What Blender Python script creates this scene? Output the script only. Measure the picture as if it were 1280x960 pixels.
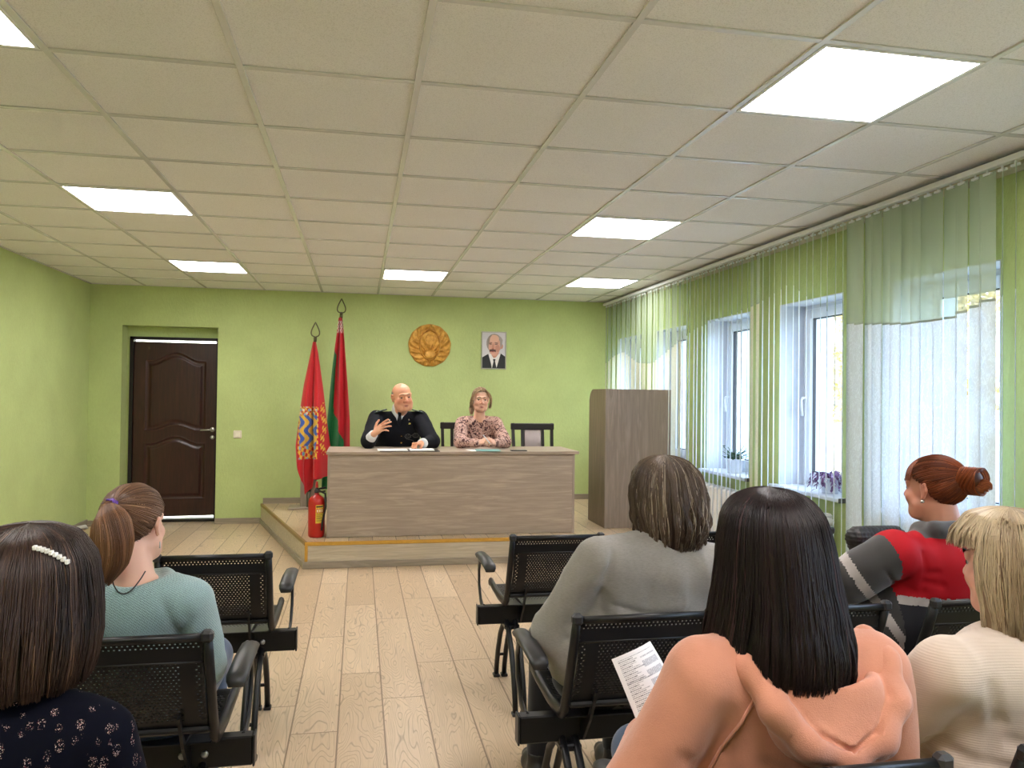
import bpy, math, random
import numpy as np
from mathutils import Vector, Matrix, Euler

for o in list(bpy.data.objects):
    bpy.data.objects.remove(o)
SC = bpy.context.scene
COL = SC.collection
RNG = np.random.RandomState(7)
random.seed(7)
PI = math.pi

def C(r, g, b):
    f = lambda c: (c / 255 / 12.92) if c <= 10.3 else ((c / 255 + 0.055) / 1.055) ** 2.4
    return (f(r), f(g), f(b), 1.0)

# ------------------------------------------------------------------ camera
F_PX = 973.5
yaw, pitch, roll = 0.193476, 0.0140827, 0.0124445
fw = Vector((math.sin(yaw) * math.cos(pitch), math.cos(yaw) * math.cos(pitch), math.sin(pitch)))
r0 = Vector((math.cos(yaw), -math.sin(yaw), 0))
u0 = r0.cross(fw)
rr = math.cos(roll) * r0 + math.sin(roll) * u0
uu = -math.sin(roll) * r0 + math.cos(roll) * u0
cam = bpy.data.cameras.new('camera')
cam.sensor_width = 36
cam.lens = F_PX / 1280 * 36
cam.clip_start = 0.05
cam.clip_end = 300
co = bpy.data.objects.new('camera', cam)
COL.objects.link(co)
M = Matrix(((rr.x, uu.x, -fw.x, 0), (rr.y, uu.y, -fw.y, 0), (rr.z, uu.z, -fw.z, 1.41), (0, 0, 0, 1)))
co.matrix_world = M
SC.camera = co

# ------------------------------------------------------------------ light
PANEL_STRENGTH = 15.5
SKY_STRENGTH = 6.5
SC.view_settings.view_transform = 'Standard'
SC.view_settings.look = 'None'
SC.view_settings.gamma = 1
SC.view_settings.use_curve_mapping = False
SC.view_settings.exposure = 0.68
SC.cycles.transparent_max_bounces = 48
w = bpy.data.worlds.new('sky')
SC.world = w
w.use_nodes = True
nt = w.node_tree
bg = nt.nodes['Background']
sky = nt.nodes.new('ShaderNodeTexSky')
sky.sky_type = 'HOSEK_WILKIE'
sky.turbidity = 6
sky.sun_direction = (-0.75, 0.1, 0.55)
mx = nt.nodes.new('ShaderNodeMix')
mx.data_type = 'RGBA'
mx.inputs[0].default_value = 0.92
nt.links.new(sky.outputs[0], mx.inputs[6])
mx.inputs[7].default_value = (0.70, 0.86, 1.18, 1)
nt.links.new(mx.outputs[2], bg.inputs[0])
bg.inputs[1].default_value = SKY_STRENGTH
sun = bpy.data.lights.new('sun', 'SUN')
sun.energy = 6
sun.angle = 0.02
sun.color = (1, .93, .82)
so = bpy.data.objects.new('sun', sun)
COL.objects.link(so)
so.rotation_euler = Vector((0.75, -0.1, -0.55)).to_track_quat('-Z', 'Y').to_euler()

# ------------------------------------------------------------------ materials
class G:
    """small node graph helper"""
    def __init__(s, name):
        s.m = bpy.data.materials.new(name)
        s.m.use_nodes = True
        s.t = s.m.node_tree
        s.p = s.t.nodes['Principled BSDF']
        s.out = s.t.nodes['Material Output']
    def n(s, typ, **kw):
        x = s.t.nodes.new('ShaderNode' + typ)
        for k, v in kw.items():
            setattr(x, k, v)
        return x
    def l(s, a, b):
        s.t.links.new(a, b)
    def sv(s, sock, v):
        if hasattr(v, 'links') or hasattr(v, 'is_linked'):
            s.l(v, sock)
        else:
            sock.default_value = v
    def math(s, op, a, b=0.0, c=0.0):
        x = s.n('Math', operation=op)
        s.sv(x.inputs[0], a); s.sv(x.inputs[1], b); s.sv(x.inputs[2], c)
        return x.outputs[0]
    def obj(s):
        return s.n('TexCoord').outputs['Object']
    def mapping(s, v, scale=(1, 1, 1), rot=(0, 0, 0), loc=(0, 0, 0)):
        x = s.n('Mapping')
        s.l(v, x.inputs[0])
        x.inputs['Scale'].default_value = scale
        x.inputs['Rotation'].default_value = rot
        x.inputs['Location'].default_value = loc
        return x.outputs[0]
    def noise(s, v, scale=5, detail=4, rough=.5, dist=0):
        x = s.n('TexNoise')
        s.l(v, x.inputs['Vector'])
        x.inputs['Scale'].default_value = scale
        x.inputs['Detail'].default_value = detail
        x.inputs['Roughness'].default_value = rough
        x.inputs['Distortion'].default_value = dist
        return x.outputs[0]
    def ramp(s, v, stops):
        x = s.n('ValToRGB')
        s.sv(x.inputs[0], v)
        el = x.color_ramp.elements
        while len(el) < len(stops):
            el.new(0.5)
        for e, (p, c) in zip(el, stops):
            e.position = p
            e.color = c if hasattr(c, '__len__') else (c, c, c, 1)
        return x.outputs[0]
    def mix(s, f, a, b, blend='MIX'):
        x = s.n('Mix', data_type='RGBA', blend_type=blend)
        s.sv(x.inputs[0], f); s.sv(x.inputs[6], a); s.sv(x.inputs[7], b)
        return x.outputs[2]
    def bump(s, h, strength=.3, dist=.01):
        x = s.n('Bump')
        s.sv(x.inputs['Height'], h)
        x.inputs['Strength'].default_value = strength
        x.inputs['Distance'].default_value = dist
        s.l(x.outputs[0], s.p.inputs['Normal'])
        return x
    def base(s, c, rough=.5, metal=0, spec=.5):
        s.sv(s.p.inputs['Base Color'], c)
        s.p.inputs['Roughness'].default_value = rough
        s.p.inputs['Metallic'].default_value = metal
        s.p.inputs['Specular IOR Level'].default_value = spec
        return s

MATS = {}
def simple(name, c, rough=.5, metal=0, spec=.5, var=.08, scale=30, bump=0, bscale=200, sheen=0, sub=0):
    """procedural material: a colour with slight noise variation and an optional fine bump"""
    g = G(name)
    v = g.obj()
    n = g.noise(v, scale, 3)
    d = tuple(max(0, x * (1 - var)) for x in c[:3]) + (1,)
    e = tuple(min(1, x * (1 + var)) for x in c[:3]) + (1,)
    g.base(g.ramp(n, [(.3, d), (.7, e)]), rough, metal, spec)
    if bump:
        g.bump(g.noise(v, bscale, 3), bump, .004)
    if sheen:
        g.p.inputs['Sheen Weight'].default_value = sheen
        g.p.inputs['Sheen Roughness'].default_value = .4
    if sub:
        g.p.inputs['Subsurface Weight'].default_value = sub
        g.p.inputs['Subsurface Radius'].default_value = (.012, .005, .003)
        g.p.inputs['Subsurface Scale'].default_value = 1
    MATS[name] = g.m
    return g.m

def emis(name, c, st):
    g = G(name)
    g.base(c, .5)
    g.p.inputs['Emission Color'].default_value = c
    g.p.inputs['Emission Strength'].default_value = st
    return g.m

def attr_mat(name, rough=.6, metal=0, spec=.5, aniso=0, bump=0, bscale=200, sheen=0, sub=0):
    g = G(name)
    a = g.n('Attribute', attribute_name='Col')
    g.base(a.outputs['Color'], rough, metal, spec)
    if aniso:
        g.p.inputs['Anisotropic'].default_value = aniso
    if bump:
        g.bump(g.noise(g.obj(), bscale, 3), bump, .003)
    if sheen:
        g.p.inputs['Sheen Weight'].default_value = sheen
    if sub:
        g.p.inputs['Subsurface Weight'].default_value = sub
        g.p.inputs['Subsurface Radius'].default_value = (.012, .005, .003)
        g.p.inputs['Subsurface Scale'].default_value = 1
    return g.m

def wood(name, c1, c2, axis='X', rough=.45, sc=1.0, dark=None):
    """laminate wood with grain along axis"""
    g = G(name)
    s = {'X': (1.2, 14, 14), 'Y': (14, 1.2, 14), 'Z': (14, 14, 1.2)}[axis]
    v = g.mapping(g.obj(), tuple(x * sc for x in s))
    n1 = g.noise(v, 1.3, 6, .6, .6)
    s2 = {'X': (2.5, 60, 60), 'Y': (60, 2.5, 60), 'Z': (60, 60, 2.5)}[axis]
    n2 = g.noise(g.mapping(g.obj(), s2), 1.5, 3, .6)
    a = g.ramp(n1, [(.3, c1), (.52, c2), (.62, c1), (.75, c2)])
    d = dark or tuple(x * .62 for x in c1[:3]) + (1,)
    b = g.mix(g.ramp(n2, [(.35, .55), (.6, 0)]), a, d)
    g.base(b, rough)
    g.bump(n2, .08, .002)
    return g.m

# walls: lime green textured wallpaper
def wall_mat(name, c):
    g = G(name)
    v = g.obj()
    n = g.noise(v, 2.5, 4)
    vv = g.mapping(v, (70, 70, 34))
    f = g.noise(vv, 1, 4, .65)
    lo = tuple(x * .93 for x in c[:3]) + (1,)
    hi = tuple(min(1, x * 1.05) for x in c[:3]) + (1,)
    a = g.ramp(n, [(.3, lo), (.7, hi)])
    b = g.mix(g.ramp(f, [(.38, .16), (.6, 0)]), a, tuple(x * .72 for x in c[:3]) + (1,))
    g.base(b, .75, 0, .25)
    g.bump(f, .55, .006)
    return g.m
M_WALL = wall_mat('green_wallpaper', C(190, 206, 140))

def floor_mat(name, pw, ph, pl, base_lo, base_hi, line, x0=0.125):
    g = G(name)
    sx = g.n('SeparateXYZ')
    g.l(g.n('NewGeometry').outputs['Position'], sx.inputs[0])
    X, Y = sx.outputs[0], sx.outputs[1]
    u = g.math('DIVIDE', g.math('SUBTRACT', X, x0), pw)
    row = g.math('FLOOR', u)
    fx = g.math('FRACT', u)
    wn = g.n('TexWhiteNoise', noise_dimensions='1D')
    g.l(row, wn.inputs['W'])
    off = g.math('MULTIPLY', wn.outputs['Value'], 7.0)
    vy = g.math('DIVIDE', g.math('ADD', Y, off), pl)
    colr = g.math('FLOOR', vy)
    fy = g.math('FRACT', vy)
    ident = g.math('ADD', g.math('MULTIPLY', row, 17.3), g.math('MULTIPLY', colr, 5.7))
    wn2 = g.n('TexWhiteNoise', noise_dimensions='1D')
    g.l(ident, wn2.inputs['W'])
    r1 = wn2.outputs['Value']
    # grain: contour lines of a stretched noise, shifted for every plank
    cx = g.n('CombineXYZ')
    g.l(g.math('ADD', g.math('MULTIPLY', X, 9.0), g.math('MULTIPLY', ident, 3.1)), cx.inputs[0])
    g.l(g.math('MULTIPLY', Y, 1.5), cx.inputs[1])
    g.l(ident, cx.inputs[2])
    n = g.noise(cx.outputs[0], 0.8, 2, .45, .35)
    ring = g.math('ABSOLUTE', g.math('SINE', g.math('MULTIPLY', n, 105)))
    cx2 = g.n('CombineXYZ')
    g.l(g.math('MULTIPLY', X, 160.0), cx2.inputs[0])
    g.l(g.math('MULTIPLY', Y, 7), cx2.inputs[1])
    g.l(ident, cx2.inputs[2])
    fine = g.noise(cx2.outputs[0], 1, 3, .6)
    cl = g.noise(cx.outputs[0], .5, 2)
    base = g.ramp(r1, [(0, base_lo), (1, base_hi)])
    base = g.mix(g.ramp(cl, [(.35, .25), (.65, 0)]), base, tuple(x * .8 for x in base_lo[:3]) + (1,))
    rmask = g.math('MULTIPLY', g.ramp(ring, [(0.0, .70), (.42, 0)]), g.ramp(fine, [(.25, .4), (.6, 1)]))
    b1 = g.mix(rmask, base, tuple(x * .40 for x in base_lo[:3]) + (1,))
    b2 = g.mix(g.ramp(fine, [(.3, .22), (.55, 0)]), b1, tuple(x * .5 for x in base_lo[:3]) + (1,))
    def edge(f, wd):
        a = g.math('MINIMUM', f, g.math('SUBTRACT', 1.0, f))
        return g.math('LESS_THAN', a, wd)
    e = g.math('MAXIMUM', edge(fx, .0034 / pw), edge(fy, .003 / pl))
    b3 = g.mix(g.math('MULTIPLY', e, .75), b2, line)
    g.base(b3, .36, 0, .4)
    g.bump(g.math('SUBTRACT', fine, g.math('MULTIPLY', e, 2.0)), .12, .002)
    return g.m
M_FLOOR = floor_mat('oak_laminate_floor', .192, 0, 1.29, C(200, 174, 143), C(222, 198, 168), C(105, 80, 58))
M_PLATFLOOR = M_FLOOR

def ceil_mat():
    g = G('mineral_ceiling_tile')
    v = g.obj()
    f = g.noise(v, 260, 3, .6)
    n = g.noise(v, 1.7, 2)
    a = g.ramp(n, [(.3, C(236, 234, 234)), (.7, C(241, 239, 239))])
    b = g.mix(g.ramp(f, [(.36, .35), (.5, 0)]), a, C(176, 174, 168))
    g.base(b, .9, 0, .2)
    g.bump(f, .25, .003)
    return g.m
M_CEIL = ceil_mat()
M_TBAR = simple('painted_grid_metal', C(218, 217, 217), .26, .0, .7, .02)
M_WHITE = simple('white_plastic', C(226, 230, 234), .3, 0, .5, .02)
M_REVEAL = simple('white_painted_reveal', C(214, 220, 230), .6, 0, .4, .03)
M_BLACKM = simple('black_powdercoated_metal', C(17, 17, 19), .38, .0, .4, .1, 60)
M_BLACKP = simple('black_rubbery_plastic', C(38, 38, 40), .42, 0, .5, .08)
M_BOLT = simple('zinc_bolt', C(180, 182, 186), .3, .9, .5, .03)
M_DOOR = wood('dark_walnut_door', C(66, 28, 22), C(50, 19, 15), 'Z', .34, 1.0, C(30, 12, 10))
M_DFRAME = simple('black_door_frame', C(26, 20, 19), .5, 0, .4, .1)
M_CHROME = simple('satin_chrome', C(190, 186, 180), .28, .9, .5, .02)
M_DESK = wood('ash_grey_laminate', C(186, 169, 152), C(164, 148, 132), 'X', .45, 1.0)
M_DESKV = wood('ash_grey_laminate_upright', C(182, 166, 152), C(160, 145, 132), 'Z', .45, .8)
M_BASEB = wood('greige_baseboard', C(168, 156, 138), C(148, 136, 120), 'X', .5)
M_BASEBY = wood('greige_baseboard_side', C(168, 156, 138), C(148, 136, 120), 'Y', .5)
M_GOLDTRIM = simple('brass_edge_trim', C(206, 160, 70), .38, .35, .5, .06)
M_PLATSIDE = wood('platform_oak_facing', C(206, 194, 172), C(188, 174, 150), 'X', .5)
M_RADI = simple('white_radiator_enamel', C(228, 228, 226), .3, 0, .5, .02)

# ------------------------------------------------------------------ mesh helpers
def wl(o):
    """world location of a root (roots are never rotated when parts are made in world coordinates)"""
    p = Vector((0, 0, 0))
    while o is not None:
        p += o.location
        o = o.parent
    return p

def link(name, me, mats=None, parent=None):
    o = bpy.data.objects.new(name, me)
    COL.objects.link(o)
    for m in (mats if isinstance(mats, (list, tuple)) else [mats]):
        if m is not None:
            me.materials.append(m)
    if parent is not None:
        o.parent = parent
    return o

def tag(o, label=None, cat=None, group=None, kind=None):
    if label: o['label'] = label
    if cat: o['category'] = cat
    if group: o['group'] = group
    if kind: o['kind'] = kind
    return o

def thing(name, label, cat, loc=(0, 0, 0), rz=0, group=None):
    o = bpy.data.objects.new(name, None)
    o.empty_display_size = .1
    COL.objects.link(o)
    o.location = loc
    o.rotation_euler = (0, 0, rz)
    return tag(o, label, cat, group)

def npmesh(name, V, Fq, mats, parent=None, colors=None, midx=None, smooth=True, world=True):
    """V (n,3); Fq (m,4) or (m,3) array or a list of arrays"""
    V = np.asarray(V, dtype=np.float32).copy()
    if parent is not None and world:
        V -= np.array(wl(parent), dtype=np.float32)
    Fs = Fq if isinstance(Fq, list) else [Fq]
    Fs = [np.asarray(f, dtype=np.int32) for f in Fs if len(f)]
    me = bpy.data.meshes.new(name)
    nl = sum(f.size for f in Fs)
    nf = sum(len(f) for f in Fs)
    me.vertices.add(len(V))
    me.vertices.foreach_set('co', V.ravel())
    me.loops.add(nl)
    me.loops.foreach_set('vertex_index', np.concatenate([f.ravel() for f in Fs]))
    me.polygons.add(nf)
    tot = np.concatenate([np.full(len(f), f.shape[1], dtype=np.int32) for f in Fs])
    st = np.concatenate([[0], np.cumsum(tot)[:-1]]).astype(np.int32)
    me.polygons.foreach_set('loop_start', st)
    me.polygons.foreach_set('loop_total', tot)
    if smooth:
        me.polygons.foreach_set('use_smooth', np.ones(nf, dtype=bool))
    if midx is not None:
        me.polygons.foreach_set('material_index', np.asarray(midx, dtype=np.int32))
    me.update(calc_edges=True)
    me.validate()
    if colors is not None:
        ca = me.color_attributes.new('Col', 'FLOAT_COLOR', 'POINT')
        c = np.ones((len(V), 4), dtype=np.float32)
        c[:, :3] = np.asarray(colors)[:, :3]
        ca.data.foreach_set('color', c.ravel())
    return link(name, me, mats, parent)

class MB:
    """collects shapes and builds one mesh"""
    def __init__(s):
        s.v = []; s.f = []; s.sm = []
    def add(s, vs, fs, smooth=False):
        n = len(s.v)
        s.v += [tuple(v) for v in vs]
        s.f += [tuple(i + n for i in f) for f in fs]
        s.sm += [smooth] * len(fs)
        return s
    def box(s, lo, hi, bev=0.0, mat=None):
        x0, y0, z0 = lo; x1, y1, z1 = hi
        if bev <= 0:
            vs = [(x0, y0, z0), (x1, y0, z0), (x1, y1, z0), (x0, y1, z0), (x0, y0, z1), (x1, y0, z1), (x1, y1, z1), (x0, y1, z1)]
            fs = [(0, 3, 2, 1), (4, 5, 6, 7), (0, 1, 5, 4), (1, 2, 6, 5), (2, 3, 7, 6), (3, 0, 4, 7)]
        else:
            b = min(bev, (x1 - x0) * .49, (y1 - y0) * .49, (z1 - z0) * .49)
            vs = []; idx = {}
            for ix, X in enumerate((x0, x1)):
                for iy, Y in enumerate((y0, y1)):
                    for iz, Z in enumerate((z0, z1)):
                        sx = b if ix == 0 else -b; sy = b if iy == 0 else -b; sz = b if iz == 0 else -b
                        idx[ix, iy, iz] = len(vs)
                        vs += [(X, Y + sy, Z + sz), (X + sx, Y, Z + sz), (X + sx, Y + sy, Z)]
            I = lambda a, b_, c, k: idx[a, b_, c] + k
            fs = []
            for a in (0, 1):
                q = [I(a, 0, 0, 0), I(a, 1, 0, 0), I(a, 1, 1, 0), I(a, 0, 1, 0)]
                fs.append(q if a else q[::-1])
                q = [I(0, a, 0, 1), I(0, a, 1, 1), I(1, a, 1, 1), I(1, a, 0, 1)]
                fs.append(q if a else q[::-1])
                q = [I(0, 0, a, 2), I(1, 0, a, 2), I(1, 1, a, 2), I(0, 1, a, 2)]
                fs.append(q if a else q[::-1])
            def fix(q):
                c = [sum(vs[i][k] for i in q) / len(q) for k in range(3)]
                cc = [(x0 + x1) / 2, (y0 + y1) / 2, (z0 + z1) / 2]
                a_, b_, d_ = (Vector(vs[q[0]]), Vector(vs[q[1]]), Vector(vs[q[2]]))
                if (b_ - a_).cross(d_ - a_).dot(Vector(c) - Vector(cc)) < 0:
                    q = q[::-1]
                return q
            for a in (0, 1):
                for c in (0, 1):
                    fs.append(fix([I(0, a, c, 1), I(1, a, c, 1), I(1, a, c, 2), I(0, a, c, 2)]))
                    fs.append(fix([I(a, 0, c, 0), I(a, 1, c, 0), I(a, 1, c, 2), I(a, 0, c, 2)]))
                    fs.append(fix([I(a, c, 0, 0), I(a, c, 1, 0), I(a, c, 1, 1), I(a, c, 0, 1)]))
                    for d in (0, 1):
                        fs.append(fix([I(a, c, d, 0), I(a, c, d, 1), I(a, c, d, 2)]))
        if mat is not None:
            vs = [tuple(mat @ Vector(v)) for v in vs]
        return s.add(vs, fs)
    def tube(s, pts, r, n=10, closed=False, smooth=True, caps=True, squash=None):
        pts = [Vector(p) for p in pts]
        N = len(pts)
        rs = r if hasattr(r, '__len__') else [r] * N
        vs = []; fs = []
        prev = None
        for i, p in enumerate(pts):
            if closed:
                t = pts[(i + 1) % N] - pts[i - 1]
            else:
                t = pts[min(i + 1, N - 1)] - pts[max(i - 1, 0)]
            t.normalize()
            if prev is None:
                a = t.orthogonal().normalized()
                if squash: a = (Vector(squash[2]) - t * t.dot(Vector(squash[2]))).normalized()
            else:
                a = (prev - t * prev.dot(t)).normalized()
            prev = a
            b = t.cross(a)
            k1, k2 = (squash[0], squash[1]) if squash else (1, 1)
            for j in range(n):
                an = 2 * PI * j / n
                vs.append(p + a * (rs[i] * math.cos(an) * k1) + b * (rs[i] * math.sin(an) * k2))
        m = N if closed else N - 1
        for i in range(m):
            for j in range(n):
                a0 = i * n + j; a1 = i * n + (j + 1) % n
                b0 = ((i + 1) % N) * n + j; b1 = ((i + 1) % N) * n + (j + 1) % n
                fs.append((a0, a1, b1, b0))
        if caps and not closed:
            fs.append(tuple(reversed(range(n))))
            fs.append(tuple((N - 1) * n + j for j in range(n)))
        return s.add(vs, fs, smooth)
    def lathe(s, prof, c=(0, 0, 0), n=24, axis='Z', smooth=True):
        vs = []; fs = []
        for (r, z) in prof:
            for j in range(n):
                a = 2 * PI * j / n
                p = (r * math.cos(a), r * math.sin(a), z)
                if axis == 'Y': p = (p[0], p[2], p[1])
                if axis == 'X': p = (p[2], p[0], p[1])
                vs.append((p[0] + c[0], p[1] + c[1], p[2] + c[2]))
        for i in range(len(prof) - 1):
            for j in range(n):
                fs.append((i * n + j, i * n + (j + 1) % n, (i + 1) * n + (j + 1) % n, (i + 1) * n + j))
        fs.append(tuple(reversed(range(n))))
        fs.append(tuple((len(prof) - 1) * n + j for j in range(n)))
        return s.add(vs, fs, smooth)
    def prism(s, poly, lo, hi, axis='Y'):
        """extrude a 2D polygon along axis"""
        n = len(poly)
        def P(a, b, t):
            return {'Y': (a, t, b), 'X': (t, a, b), 'Z': (a, b, t)}[axis]
        vs = [P(a, b, lo) for a, b in poly] + [P(a, b, hi) for a, b in poly]
        fs = [tuple(range(n)), tuple(reversed(range(n, 2 * n)))] + [(i, n + i, n + (i + 1) % n, (i + 1) % n) for i in range(n)]
        return s.add(vs, fs)
    def build(s, name, m, parent=None, world=True):
        off = wl(parent) if (parent is not None and world) else Vector((0, 0, 0))
        me = bpy.data.meshes.new(name)
        me.from_pydata([(v[0] - off.x, v[1] - off.y, v[2] - off.z) for v in s.v], [], s.f)
        me.polygons.foreach_set('use_smooth', s.sm)
        me.update()
        import bmesh as _b
        b = _b.new(); b.from_mesh(me)
        _b.ops.recalc_face_normals(b, faces=b.faces)
        b.to_mesh(me); b.free()
        return link(name, me, m, parent)

def struct(o):
    o['kind'] = 'structure'
    return o

def copy_tree(o, parent=None):
    c = o.copy()
    COL.objects.link(c)
    c.parent = parent
    for ch in [x for x in bpy.data.objects if x.parent == o]:
        copy_tree(ch, c)
    return c

# ------------------------------------------------------------------ room shell
XL, XR, YB, YF, H = -2.75, 2.92, 8.75, -2.2, 2.51
XO = 3.33   # outer face of the window wall
WZ0, WZ1 = 0.80, 2.07
WINS = [(3.11, 3.86), (4.31, 5.05), (5.48, 6.22), (6.65, 7.39), (7.82, 8.56), (1.94, 2.69), (0.77, 1.52), (-.40, .35), (-1.57, -.82)]
WINS.sort()
struct(MB().box((XL, YF, -.1), (XR, YB, 0)).box((-2.436, YB, -.1), (-1.487, YB + .299, 0)).build('floor', M_FLOOR))
# wall_right from pieces around the openings
m = MB()
m.box((XR, YF - .2, -.1), (XO, YB + .2, WZ0)).box((XR, YF - .2, WZ1), (XO, YB + .2, H + .25))
ys = [YF - .2] + [y for wn_ in WINS for y in wn_] + [YB + .2]
for i in range(0, len(ys), 2):
    m.box((XR, ys[i], WZ0), (XO, ys[i + 1], WZ1))
struct(m.build('wall_right', M_WALL))
struct(MB().box((XL - .2, YF - .2, -.1), (XL, YB + .2, H + .25)).build('wall_left', M_WALL))
struct(MB().box((XL, YF - .2, -.1), (XR, YF, H + .25)).build('wall_rear', M_WALL))
# back wall with the door niche
NX0, NX1, NZ1 = -2.436, -1.487, 2.09
DX0, DX1, DZ1 = -2.405, -1.5, 1.985
m = MB()
m.box((XL, YB, -.1), (NX0, YB + .2, H + .25)).box((NX1, YB, -.1), (XR, YB + .2, H + .25)).box((NX0, YB, NZ1), (NX1, YB + .2, H + .25))
m.box((NX0, YB + .2, -.1), (DX0, YB + .3, NZ1)).box((DX1, YB + .2, -.1), (NX1, YB + .3, NZ1)).box((DX0, YB + .2, DZ1), (DX1, YB + .3, NZ1))
m.box((XL, YB + .2, -.1), (NX0, YB + .3, H)).box((NX1, YB + .2, -.1), (XR, YB + .3, H))
struct(m.build('wall_back', M_WALL))
struct(MB().box((XL - .2, YF - .2, H + .06), (XO, YB + .3, H + .25)).build('roof_sun_block', simple('concrete_slab', C(150, 148, 144), .9)))  # unseen slab added above the ceiling to keep the sun out
# corridor behind the door
mc = simple('corridor_white_paint', C(222, 222, 218), .7)
m = MB()
m.box((-3.2, YB + .3, -.1), (-.6, YB + 1.9, 0)).box((-3.2, YB + 1.9, -.1), (-.6, YB + 2, 2.6)).box((-3.3, YB + .3, -.1), (-3.2, YB + 2, 2.6))
m.box((-.6, YB + .3, -.1), (-.5, YB + 2, 2.6)).box((-3.3, YB + .3, 2.5), (-.5, YB + 2, 2.6))
struct(m.build('wall_corridor', mc))

# ceiling: tiles and T-bar grid
GX, GY = 0.18649, 2.15446
m = MB()
m.box((XL, YF, H + .004), (XR, YB, H + .02))
struct(m.build('ceiling', M_CEIL))
m = MB()
for i in range(-5, 5):
    x = GX + .6 * i
    if XL < x < XR - .05:
        m.box((x - .012, YF, H - .003), (x + .012, YB, H + .0041), .001)
for j in range(-8, 12):
    y = GY + .6 * j
    if YF < y < YB:
        m.box((XL, y - .012, H - .0022), (XR - .06, y + .012, H + .0041), .001)
m.box((XL, YF, H - .004), (XL + .02, YB, H + .004)).box((XL, YB - .02, H - .004), (XR, YB, H + .004))
struct(m.build('trim_1', M_TBAR))
# light panels
M_LED = emis('led_panel_diffuser', (1, .95, .945, 1), PANEL_STRENGTH)
M_LEDF = simple('led_panel_frame', C(235, 235, 235), .4)
LIGHTS = [(2, 0, 'nearest to the windows and the viewer, largest'), (2, 4, 'in the right-hand column, second one back'), (3, 8, 'near the blinds, close to the back wall'),
          (-3, 4, 'in the left column, second one back'), (-3, 8, 'in the left column, close to the back wall'), (0, 8, 'in the middle, above the two presenters'),
          (-3, 0, 'cut off by the top left corner'), (2, -4, 'added unseen behind the viewer on the window side'), (-3, -4, 'added unseen behind the viewer by the left wall'), (0, -3, 'added unseen behind the viewer above the aisle')]  # the three behind the viewer are unseen, added to light the room
def light_panel():
    t = thing('ceiling_light', 'square lit LED ceiling panel', 'ceiling light', (0, 0, H))
    m = MB()
    a, b = .288, .276
    for sx in (-1, 1):
        m.box((min(sx * a, sx * b), -a, -.006), (max(sx * a, sx * b), a, .004)).box((-b, min(sx * a, sx * b), -.006), (b, max(sx * a, sx * b), .004))
    m.build('panel_frame', M_LEDF, t, world=False)
    MB().box((-b, -b, -.004), (b, b, .003)).build('diffuser', M_LED, t, world=False)
    return t
lp = light_panel()
for k, (i, j, lab) in enumerate(LIGHTS):
    o = lp if k == 0 else copy_tree(lp)
    o.location = (GX + .6 * i + .3, GY + .6 * j + .3, H)
    o['group'] = 'square lit ceiling panels'
    if lab: o['label'] = 'square white lit ceiling panel ' + lab
    else: o['label'] = 'square white lit ceiling panel added unseen behind the viewer'

# baseboards and heating pipe
struct(MB().box((XL, YF, 0), (XL + .018, YB, .07)).build('baseboard_left', M_BASEBY))
m = MB().box((XL, YB - .018, 0), (NX0, YB, .06)).box((NX1, YB - .018, 0), (-1.02, YB, .06))
struct(m.build('baseboard_back', M_BASEB))
struct(MB().box((XR - .018, YF, 0), (XR, 8.74, .07)).build('baseboard_right', M_BASEBY))
m = MB().tube([(XL + .06, YF + .1, .055), (XL + .06, 8.3, .055), (XL + .055, 8.55, .03), (XL + .05, 8.62, -.01)], .02, 10)
for y in (1, 3, 5, 7, 8.2):
    m.box((XL + .01, y, .045), (XL + .05, y + .02, .065))
tag(m.build('heating_pipe', M_RADI), 'white heating pipe running along the foot of the left wall', 'pipe')

# door in the niche
t = MB()
t.box((DX0, YB + .17, 0), (DX0 + .035, YB + .27, DZ1)).box((DX1 - .03, YB + .17, 0), (DX1, YB + .27, DZ1)).box((DX0, YB + .17, DZ1 - .03), (DX1, YB + .27, DZ1)).box((DX0, YB + .17, 0), (DX1, YB + .27, .03))
dfr = struct(t.build('door_1', M_DFRAME))
# leaf, hinged at the left and a hand's breadth ajar
leafW, leafZ0, leafZ1, TH = DX1 - DX0 - .06, .055, DZ1 - .052, .04
hinge = Matrix.Translation((DX0 + .034, YB + .22, 0)) @ Matrix.Rotation(math.radians(4), 4, 'Z')
def arch(x, x0, x1, zb, rise):
    t = (x - x0) / (x1 - x0)
    s = math.sin(PI * max(0, min(1, (t - .12) / .76))) ** 1.6
    return zb + rise * s
def heightfield_door():
    NX, NZ = 120, 260
    xs = np.linspace(0, leafW, NX); zs = np.linspace(leafZ0, leafZ1, NZ)
    V = np.zeros((NZ, NX, 3))
    px0, px1 = .12, leafW - .125
    for a, x in enumerate(xs):
        topT = arch(x, px0, px1, 1.73, .09)
        topB = arch(x, px0, px1, .985, .06)
        lowT = arch(x, px0, px1, .835, .075)
        for b, z in enumerate(zs):
            d = -1
            if z > .93:
                d = min(x - px0, px1 - x, topT - z, z - topB)
            elif z < .93:
                d = min(x - px0, px1 - x, lowT - z, z - .245)
            h = 0
            if d > 0:
                if d < .012: h = -.010 * math.sin(PI / 2 * d / .012)
                elif d < .03: h = -.010
                elif d < .055: h = -.010 + .012 * (d - .03) / .025
                else: h = .002
            elif d > -.012: h = .005 * (1 + d / .012)
            V[b, a] = (x, -TH / 2 - h, z)
    return V, NX, NZ
V, NX, NZ = heightfield_door()
idx = np.arange(NX * NZ).reshape(NZ, NX)
Fq = np.stack([idx[:-1, :-1], idx[:-1, 1:], idx[1:, 1:], idx[1:, :-1]], -1).reshape(-1, 4)
V = V.reshape(-1, 3)
bm_ = MB().box((0, -TH / 2 + .011, leafZ0), (leafW, TH / 2, leafZ1))
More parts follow.
